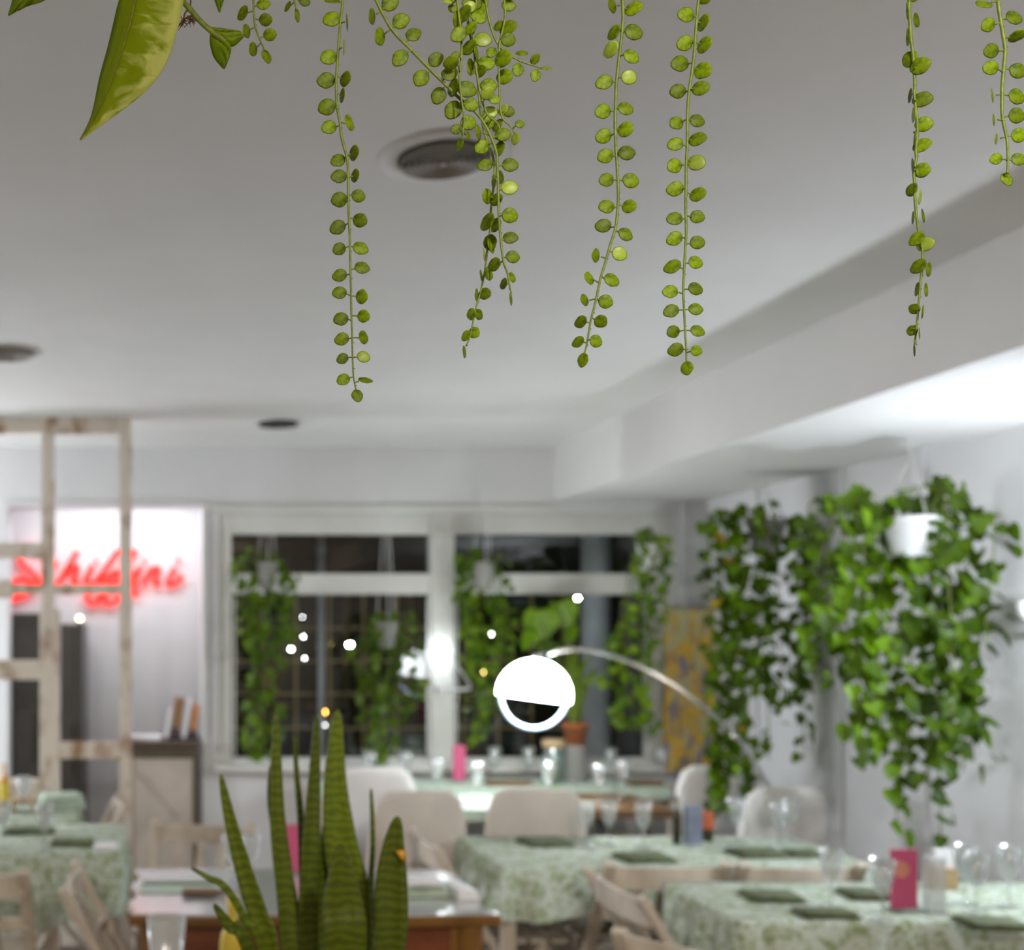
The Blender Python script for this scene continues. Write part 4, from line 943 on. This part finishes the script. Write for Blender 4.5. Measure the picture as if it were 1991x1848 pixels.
def strand(label, stem, leaves, Y=.80, thick=5.0, seed=0, pale=.05, jit=.004, top=True, name='button_vine'):
    rnd = random.Random(seed); S = [px(z, a) for z, L in stem for a in L]
    pts = [W(u, v, Y) for u, v in S]
    a0 = pts[0]
    if top:
        d = (pts[0] - pts[1]).normalized(); up = a0 + Vector((d.x * .05, 0, .06))
        pts = [Vector((a0.x + d.x * .07, Y, TROUGH)), Vector((a0.x + d.x * .06, Y, (TROUGH + up.z) / 2)), up] + pts
    base = pts[0].copy(); t = thing(name, label, 'hanging vine', base)
    C = catmull([p - base for p in pts], 5); n = len(C); r0 = thick / 2 / F * Y
    m = MB(); m.tube(C, [r0 * (1 - .45 * (i / (n - 1)) ** 3) for i in range(n)], 7)
    for z, L in leaves:
        for q in L:
            u, v = px(z, q); w_, h_ = q[2] * z[2], q[3] * z[2]
            Yl = Y + rnd.uniform(-jit, jit); c = W(u, v, Yl) - base
            near = min(C, key=lambda k: (k - c).length + (.0 if k.z < c.z + .012 else .01)); o = c - near; o.y = 0
            if o.length < .001: o = Vector((rnd.choice((-1, 1)), 0, -.4))
            o.normalize(); size = max(w_, h_) / F * Y
            tipd = (o + Vector((0, 0, -.35 if abs(o.x) > .3 else 0))).normalized()
            y = Vector((0, 1, 0)); x = tipd; zz = x.cross(y)
            R = Matrix((x, y, zz)).transposed()
            sgn = rnd.choice((-1, 1))
            if w_ < .84 * h_: R = Matrix.Rotation(sgn * math.acos(max(.22, w_ / h_)), 3, 'Z') @ R
            elif h_ < .84 * w_: R = Matrix.Rotation(sgn * math.acos(max(.22, h_ / w_)), 3, 'X') @ R
            R = Matrix.Rotation(rnd.uniform(-.22, .22), 3, 'X') @ Matrix.Rotation(rnd.uniform(-.15, .15), 3, 'Z') @ R
            me = BT[3] if rnd.random() < pale else BT[rnd.randrange(3)]
            lf = obj('leaf', me, t); lf.matrix_local = Matrix.Translation(c) @ R.to_4x4() @ Matrix.Scale(size, 4)
            inner = c - o * min(size * .46, w_ / F * Y * .46 if abs(o.x) > .5 else size * .46)
            if (inner - near).length < .03: m.tube([near, near.lerp(inner, .5) + Vector((0, 0, .0003)), inner], r0 * .50, 5)
    if top:                                            # leaf pairs go on up to the planter
        zt = a0.z - base.z + .022; k = 0
        while zt < -.02:
            q = min(C, key=lambda c: abs(c.z - zt))
            for sd in (-1, 1):
                sz = .0118 * rnd.uniform(.85, 1.1); c = Vector((q.x + sd * sz * .85, q.y + rnd.uniform(-jit, jit), zt + rnd.uniform(-.002, .002)))
                lf = obj('leaf', BT[rnd.randrange(3)], t)
                lf.matrix_local = Matrix.Translation(c) @ Euler((rnd.uniform(-.3, .3), .35 if sd > 0 else PI - .35, rnd.uniform(-.5, .5))).to_matrix().to_4x4() @ Matrix.Scale(sz, 4)
                m.tube([Vector((q.x, q.y, zt)), c - Vector((sd * sz * .42, 0, 0))], r0 * .5, 5)
            zt += .0165
    for i in range(4, n, 6):
        m.tube([C[i] + Vector((r0 * .6, 0, 0)), C[i] + Vector((r0 * 1.5, -r0 * .3, r0 * .3))], [r0 * .5, r0 * .15], 4)
    m.build('stem', 'stem_button', t, True)
    return t
strand('short button leaf strand next to the big marbled leaf', [(Z1, [(1752, -60), (1752, 0), (1758, 130), (1770, 200), (1800, 280), (1832, 350)])],
       [(Z1, [(1770, -60, 80, 80), (1820, 30, 88, 92), (1680, 90, 72, 100), (1835, 137, 88, 62), (1705, 215, 60, 98), (1865, 240, 88, 68), (1750, 340, 66, 98), (1842, 390, 76, 92)])], seed=1)
strand('tip of a button leaf strand just reaching into view between two strands', [(Z2, [(50, -60), (45, 0), (62, 75)])], [(Z2, [(0, 45, 45, 72), (118, 10, 78, 72), (65, 108, 58, 92), (10, -50, 70, 70)])], seed=2)
strand('long straight button leaf strand hanging left of the vent ending in a round leaf', [(Z2, [(398, -60), (393, 0), (375, 170), (362, 330), (350, 500), (345, 620), (352, 760), (372, 880), (382, 970), (400, 1050), (425, 1140), (430, 1250), (432, 1400), (438, 1600)]),
        (Z3, [(443, 230), (446, 400), (450, 560), (455, 790), (460, 950), (464, 1120), (470, 1230), (487, 1320)])],
       [(Z2, [(320, 8, 112, 82), (315, 137, 114, 124), (292, 410, 112, 118), (275, 577, 112, 122), (280, 768, 114, 122), (295, 912, 108, 104), (360, 1150, 106, 102), (367, 1265, 108, 98), (368, 1432, 102, 114), (358, 1630, 110, 108), (368, 1785, 96, 92),
               (422, 160, 34, 116), (400, 340, 32, 116), (410, 567, 62, 116), (388, 685, 34, 112), (440, 880, 72, 120), (472, 1097, 52, 118), (480, 1260, 30, 102), (503, 1405, 84, 96), (515, 1580, 88, 106), (518, 1780, 94, 108)]),
        (Z3, [(372, 500, 98, 98), (370, 625, 100, 98), (380, 813, 104, 104), (387, 957, 98, 92), (392, 1097, 82, 80), (397, 1247, 94, 80), (528, 445, 94, 102), (527, 653, 82, 110), (540, 793, 80, 98), (540, 945, 76, 102), (540, 1085, 80, 92), (552, 1252, 98, 78), (496, 1362, 80, 90)])], seed=3, thick=5.5)
strand('button leaf strand slanting across the tangle and hanging past the vent', [(Z2, [(600, -70), (630, 0), (700, 140), (770, 245), (860, 335), (1000, 480), (1130, 610), (1250, 725), (1350, 810), (1430, 930), (1490, 1080), (1500, 1170), (1505, 1300), (1510, 1480), (1515, 1600)]),
        (Z3, [(1525, 250), (1545, 400), (1575, 490), (1592, 600)])],
       [(Z2, [(730, 25, 118, 118), (603, 118, 72, 116), (807, 152, 116, 116), (660, 262, 82, 126), (897, 250, 112, 112), (805, 415, 102, 120), (1057, 428, 106, 102), (955, 560, 106, 120), (1155, 530, 106, 116), (1080, 685, 106, 116), (1185, 630, 66, 120), (1185, 788, 120, 130),
               (1390, 1053, 100, 110), (1540, 965, 96, 106), (1415, 1183, 106, 106), (1590, 1183, 106, 110), (1585, 1345, 106, 116), (1588, 1545, 112, 110), (1592, 1705, 100, 100)]),
        (Z3, [(1610, 368, 96, 86), (1480, 422, 72, 102), (1607, 515, 62, 82), (1547, 560, 30, 86), (1597, 670, 46, 94)])], seed=4, Y=.79, thick=6.5)
strand('button leaf strand drifting left to a pointed tip below the vent', [(Z2, [(1250, -60), (1262, 0), (1310, 270), (1345, 430), (1362, 600), (1378, 780), (1410, 960), (1470, 1130), (1482, 1280), (1460, 1430), (1452, 1560)]),
        (Z3, [(1448, 180), (1428, 310), (1415, 440), (1385, 600), (1340, 760), (1310, 920), (1278, 1005)])],
       [(Z2, [(1520, 1270, 80, 102), (1475, 1300, 50, 102), (1428, 1408, 82, 116), (1492, 1432, 72, 96)]), (Z3, [(1430, 115, 62, 130), (1487, 140, 60, 110), (1448, 262, 78, 112), (1455, 285, 70, 110), (1405, 350, 42, 102), (1385, 503, 40, 96), (1437, 490, 72, 102), (1352, 640, 36, 96), (1410, 632, 66, 92), (1315, 778, 32, 92), (1367, 780, 66, 82), (1277, 932, 38, 82), (1335, 910, 62, 86), (1264, 1048, 38, 90)])], seed=5, Y=.81)
strand('short button leaf strand in the middle of the tangle', [(Z2, [(1205, -60), (1212, 0), (1245, 330), (1230, 560), (1245, 720), (1262, 850), (1250, 990)])],
       [(Z2, [(1155, 10, 82, 62), (1215, 150, 100, 130), (1225, 247, 112, 106), (1170, 450, 106, 82), (1205, 395, 60, 60), (1205, 927, 66, 76), (1290, 880, 96, 112), (1310, 750, 92, 102), (1280, 640, 112, 130), (1290, 975, 42, 62), (1230, 1037, 52, 82), (1180, 60, 60, 70)])], seed=6, Y=.78, jit=.012)
strand('thick leafy button strand at the heart of the tangle', [(Z2, [(1345, -60), (1350, 0), (1330, 200), (1340, 430), (1385, 700), (1430, 820), (1510, 900), (1520, 1010)])],
       [(Z2, [(1260, 100, 92, 130), (1300, 50, 80, 92), (1365, 118, 116, 106), (1385, 60, 62, 80), (1395, 285, 120, 116), (1310, 200, 72, 102), (1300, 340, 82, 112), (1350, 380, 62, 92), (1420, 455, 116, 120), (1310, 480, 72, 120), (1380, 510, 62, 92), (1437, 615, 116, 112), (1430, 670, 92, 72), (1480, 715, 76, 76),
               (1450, 805, 106, 102), (1415, 850, 72, 72), (1365, 950, 56, 112), (1440, 880, 96, 92), (1500, 900, 62, 92), (1515, 1065, 72, 102), (1345, 20, 90, 80), (1290, 20, 80, 80)])], seed=7, Y=.80, jit=.016, pale=.12)
strand('button leaf strand branching out to the right over the vent', [(Z2, [(1405, -60), (1415, 0), (1440, 140), (1490, 290), (1560, 375), (1650, 430), (1735, 462), (1805, 485)])],
       [(Z2, [(1460, 375, 82, 72), (1510, 185, 62, 80), (1675, 382, 92, 58), (1770, 425, 72, 58), (1648, 500, 82, 92), (1775, 540, 76, 82), (1850, 490, 78, 52), (1400, 10, 70, 60)])], seed=8, Y=.812)
strand('button leaf strand with a forked tip right of the tangle', [(Z2, [(1560, -60), (1550, 0), (1555, 130), (1515, 330), (1512, 500), (1515, 650), (1530, 830), (1590, 900), (1622, 955)])],
       [(Z2, [(1580, 40, 86, 96), (1575, 200, 82, 120), (1575, 285, 102, 92), (1540, 420, 92, 130), (1550, 550, 92, 116), (1540, 790, 52, 82), (1580, 800, 76, 82), (1660, 890, 62, 66), (1630, 995, 56, 78), (1600, -40, 80, 80)])], seed=9, Y=.81)
strand('long button leaf strand curving left at its lower end', [(Z4, [(672, -60), (678, 0), (685, 130), (678, 260), (660, 430), (640, 600), (625, 760), (618, 950), (615, 1100), (622, 1300), (635, 1500), (643, 1700)]),
        (Z5, [(643, 20), (638, 110), (620, 280), (575, 430), (530, 590), (490, 720), (460, 860), (430, 990), (402, 1100), (380, 1230), (360, 1340), (340, 1400)])],
       [(Z4, [(590, 50, 92, 140), (775, 75, 116, 146), (605, 285, 76, 132), (775, 283, 134, 154), (578, 435, 72, 152), (755, 497, 130, 140), (522, 723, 130, 140), (735, 680, 130, 130), (510, 980, 140, 140), (703, 957, 130, 136), (515, 1198, 134, 136), (705, 1140, 112, 140), (530, 1373, 120, 136), (715, 1347, 120, 142), (540, 1583, 126, 132), (750, 1590, 120, 142)]),
        (Z5, [(540, 100, 122, 136), (737, 97, 102, 126), (512, 267, 130, 132), (705, 343, 130, 126), (447, 530, 102, 132), (652, 513, 132, 130), (387, 730, 96, 126), (582, 745, 136, 130), (347, 922, 96, 120), (530, 935, 126, 120), (315, 1113, 76, 116), (487, 1108, 122, 102), (292, 1290, 72, 108), (445, 1283, 116, 108), (332, 1448, 80, 116)])], seed=10, thick=6)
strand('long straight button leaf strand in front of the ceiling edge', [(Z4, [(1352, -60), (1348, 0), (1330, 200), (1310, 480), (1290, 640), (1262, 840), (1250, 1050), (1250, 1250), (1240, 1450), (1238, 1700)]),
        (Z5, [(1236, 20), (1237, 180), (1240, 330), (1225, 600), (1215, 830), (1222, 1010), (1230, 1190), (1240, 1360), (1241, 1470)])],
       [(Z4, [(1243, 130, 140, 146), (1388, 200, 42, 152), (1230, 380, 140, 130), (1398, 395, 76, 156), (1187, 560, 156, 150), (1385, 620, 102, 152), (1168, 803, 136, 130), (1365, 777, 106, 140), (1155, 1083, 130, 130), (1333, 1063, 112, 126), (1147, 1268, 130, 130), (1337, 1225, 112, 140), (1138, 1460, 138, 116), (1330, 1432, 112, 148), (1145, 1663, 118, 136), (1340, 1712, 106, 140), (1400, -20, 120, 90)]),
        (Z5, [(1140, 205, 120, 136), (1335, 188, 106, 120), (1140, 380, 118, 132), (1337, 415, 112, 126), (1122, 627, 112, 136), (1320, 590, 106, 126), (1102, 847, 130, 126), (1320, 823, 128, 130), (1110, 1017, 128, 122), (1322, 1002, 120, 116), (1127, 1200, 118, 120), (1338, 1193, 120, 102), (1150, 1358, 126, 110), (1328, 1367, 86, 102), (1247, 1520, 90, 116)])], seed=11, thick=6)
strand('thin wavy button leaf strand seen edge on in front of the lowered ceiling', [(Z6, [(566, -60), (570, 0), (575, 150), (590, 370), (612, 560), (625, 800), (620, 900), (640, 1070), (650, 1250), (635, 1420), (640, 1500), (615, 1620), (625, 1740)]),
        (Z7, [(605, 100), (608, 230), (625, 430), (650, 600), (680, 740), (670, 950), (655, 1100), (640, 1300), (620, 1500), (608, 1600)])],
       [(Z6, [(555, 105, 58, 166), (640, 190, 116, 140), (560, 350, 56, 170), (582, 560, 58, 156), (675, 625, 106, 166), (580, 905, 46, 140), (695, 940, 126, 156), (613, 1085, 56, 160), (710, 1175, 120, 146), (625, 1320, 56, 160), (690, 1375, 96, 146), (605, 1570, 60, 156), (690, 1610, 110, 142), (595, 1790, 56, 112), (620, -20, 80, 60)]),
        (Z7, [(672, 20, 110, 112), (580, 188, 52, 126), (655, 258, 96, 140), (592, 443, 46, 132), (685, 425, 106, 136), (630, 635, 62, 132), (705, 690, 96, 140), (645, 890, 56, 140), (738, 920, 106, 132), (632, 1100, 46, 126), (713, 1107, 96, 136), (607, 1285, 42, 102), (680, 1310, 72, 130), (583, 1482, 38, 106), (650, 1505, 58, 112), (605, 1662, 40, 118)])], seed=12, thick=6)
strand('short button leaf strand with large round leaves hanging near the right wall side', [(Z6, [(1402, -60), (1410, 0), (1430, 150), (1460, 330), (1480, 480), (1465, 650), (1450, 850), (1452, 1080), (1475, 1220), (1500, 1350), (1505, 1550), (1500, 1640)])],
       [(Z6, [(1280, 40, 162, 122), (1560, 168, 160, 156), (1320, 235, 140, 120), (1590, 340, 150, 96), (1350, 480, 150, 140), (1345, 640, 146, 142), (1595, 670, 150, 152), (1357, 905, 92, 150), (1585, 913, 160, 142), (1370, 1135, 92, 126), (1585, 1093, 156, 142), (1395, 1315, 82, 106), (1605, 1280, 142, 132), (1395, 1502, 116, 116), (1605, 1507, 132, 122), (1493, 1695, 116, 126)])], seed=13, thick=7)

def sprig():
    Y = .78; z = Z1; base = W(*px(z, (1200, -420)), Y); base.z = TROUGH; base.x += .0
    t = thing('pothos_sprig', 'pothos sprig with one big marbled leaf hanging at the upper corner', 'hanging vine', base)
    def PT(a, dy=0): u, v = px(z, a); return W(u, v, Y + dy) - base
    MB().tube(catmull([Vector((0, 0, 0)), PT((1190, -300)), PT((1215, -90)), PT((1255, 0)), PT((1310, 62)), PT((1385, 150)), PT((1480, 235)), PT((1560, 292))], 6), .0021, 8).build('stem', 'stem_button', t, True)
    def lf(mid, le, ri, dl, dr, mat, name='leaf', depth=0, tail=None):
        rows = []; n = len(mid); uvs = []
        def sm(L): return catmull([Vector((a[0], a[1], 0)) for a in L], 5)
        M_, L_, R_ = sm(mid), sm(le), sm(ri); k = len(M_)
        for i in range(k):
            f = i / (k - 1); row = []; uvr = []
            for q in (0, .33, .66, 1):                      # left edge -> midrib
                a = L_[i].lerp(M_[i], q); row.append(PT((a.x, a.y), depth + dl * (1 - q) * math.sin(PI * min(1, f + .05)))); uvr.append((q * .5, f))
            for q in (.2, .4, .6, .8, 1):
                a = M_[i].lerp(R_[i], q); row.append(PT((a.x, a.y), depth + (dr * q + .0022 * math.sin(q * 9 + f * 16)) * math.sin(PI * min(1, f + .05)))); uvr.append((.5 + q * .5, f))
            rows.append(row); uvs.append(uvr)
        me = MB().grid(rows).mesh(name, mat, True)
        flat = [uv for r in uvs for uv in r]; ul = me.uv_layers.new(name='UVMap')
        for lp in me.loops: ul.data[lp.index].uv = flat[lp.vertex_index]
        return obj(name, me, t, solid=.0007)
    big = lf([(553, 968), (650, 830), (760, 590), (850, 330), (905, 140), (935, 0), (965, -140), (1010, -280)],
       [(552, 966), (632, 800), (690, 530), (745, 330), (792, 130), (825, 0), (890, -170), (1000, -290)],
       [(556, 969), (790, 800), (1000, 640), (1140, 450), (1222, 220), (1268, 0), (1230, -180), (1030, -290)], .016, -.008, 'leaf_marbled')
    MB().tube([PT((650, 830), -.001), PT((760, 590), -.001), PT((850, 330), -.001), PT((905, 140), -.001), PT((935, 0), -.001), PT((1005, -280), -.001)], [.0003, .0005, .0007, .0008, .0009, .001], 5).build('midrib', 'stem_button', big, True)
    MB().tube(catmull([PT((1005, -280)), PT((1080, -330)), PT((1190, -300))], 5), .0016, 6).build('leaf_stalk', 'stem_button', t, True)
    lf([(1685, 250), (1600, 270), (1520, 235), (1450, 188)], [(1686, 252), (1610, 322), (1540, 285), (1450, 190)], [(1684, 246), (1650, 215), (1540, 198), (1448, 184)], .004, .003, 'leaf_sprig')
    lf([(1548, 476), (1535, 390), (1520, 310), (1480, 232)], [(1546, 478), (1480, 400), (1452, 300), (1452, 232)], [(1552, 474), (1590, 380), (1585, 300), (1500, 238)], .004, -.003, 'leaf_sprig')
    lf([(1517, 86), (1516, 30), (1514, -40), (1520, -140)], [(1515, 86), (1490, 20), (1470, -60), (1515, -140)], [(1519, 86), (1538, 20), (1560, -60), (1525, -140)], .003, .003, 'leaf_sprig')
    MB().tube([PT((1520, -140)), PT((1420, -260)), PT((1190, -300))], .0012, 6).build('leaf_stalk', 'stem_button', t, True)
    lf([(58, 106), (120, 30), (200, -60), (320, -220)], [(57, 104), (85, 10), (110, -100), (310, -225)], [(60, 107), (190, 42), (330, -20), (330, -215)], .006, .004, 'leaf_sprig')
    MB().tube(catmull([PT((320, -220)), PT((700, -420)), PT((1190, -300))], 6), .0014, 6).build('leaf_stalk', 'stem_button', t, True)
    rnd = random.Random(2); m = MB()
    for i in range(46):
        c = rnd.choice(((1262, 150), (1318, 130))); a = PT((c[0] + rnd.uniform(-12, 12), c[1] + rnd.uniform(-14, 14)), rnd.uniform(-.002, .002))
        m.tube([a, a + Vector((rnd.uniform(-.004, .004), rnd.uniform(-.003, .003), rnd.uniform(-.005, .003)))], [.0004, .0002], 4)
    o = m.build('aerial_roots', 'tuft_brown', t, True)
    MB().tube(catmull([PT((1318, 0)), PT((1312, 50)), PT((1278, 92)), PT((1270, 140))], 6), .0006, 5).build('root_thread', 'tuft_brown', t, True)
    MB().tube(catmull([PT((1255, 148)), PT((1310, 112)), PT((1352, 125))], 5), .0006, 5).build('root_thread', 'tuft_brown', t, True)
sprig()
# the planter the strands hang from, on the ceiling just above the picture
tr = thing('hanging_planter', 'long wooden planter trough hung from the ceiling above the strands', 'planter', (.27, .80, TROUGH))
MB().box(-.48, .48, -.06, .06, -.0, .11).build('trough', 'light_wood', tr, bev=.004)
for x in (-.4, .4): MB().tube([(x, 0, .11), (x, 0, ZC - TROUGH)], .003, 6).build('cord', 'cord_tan', tr)
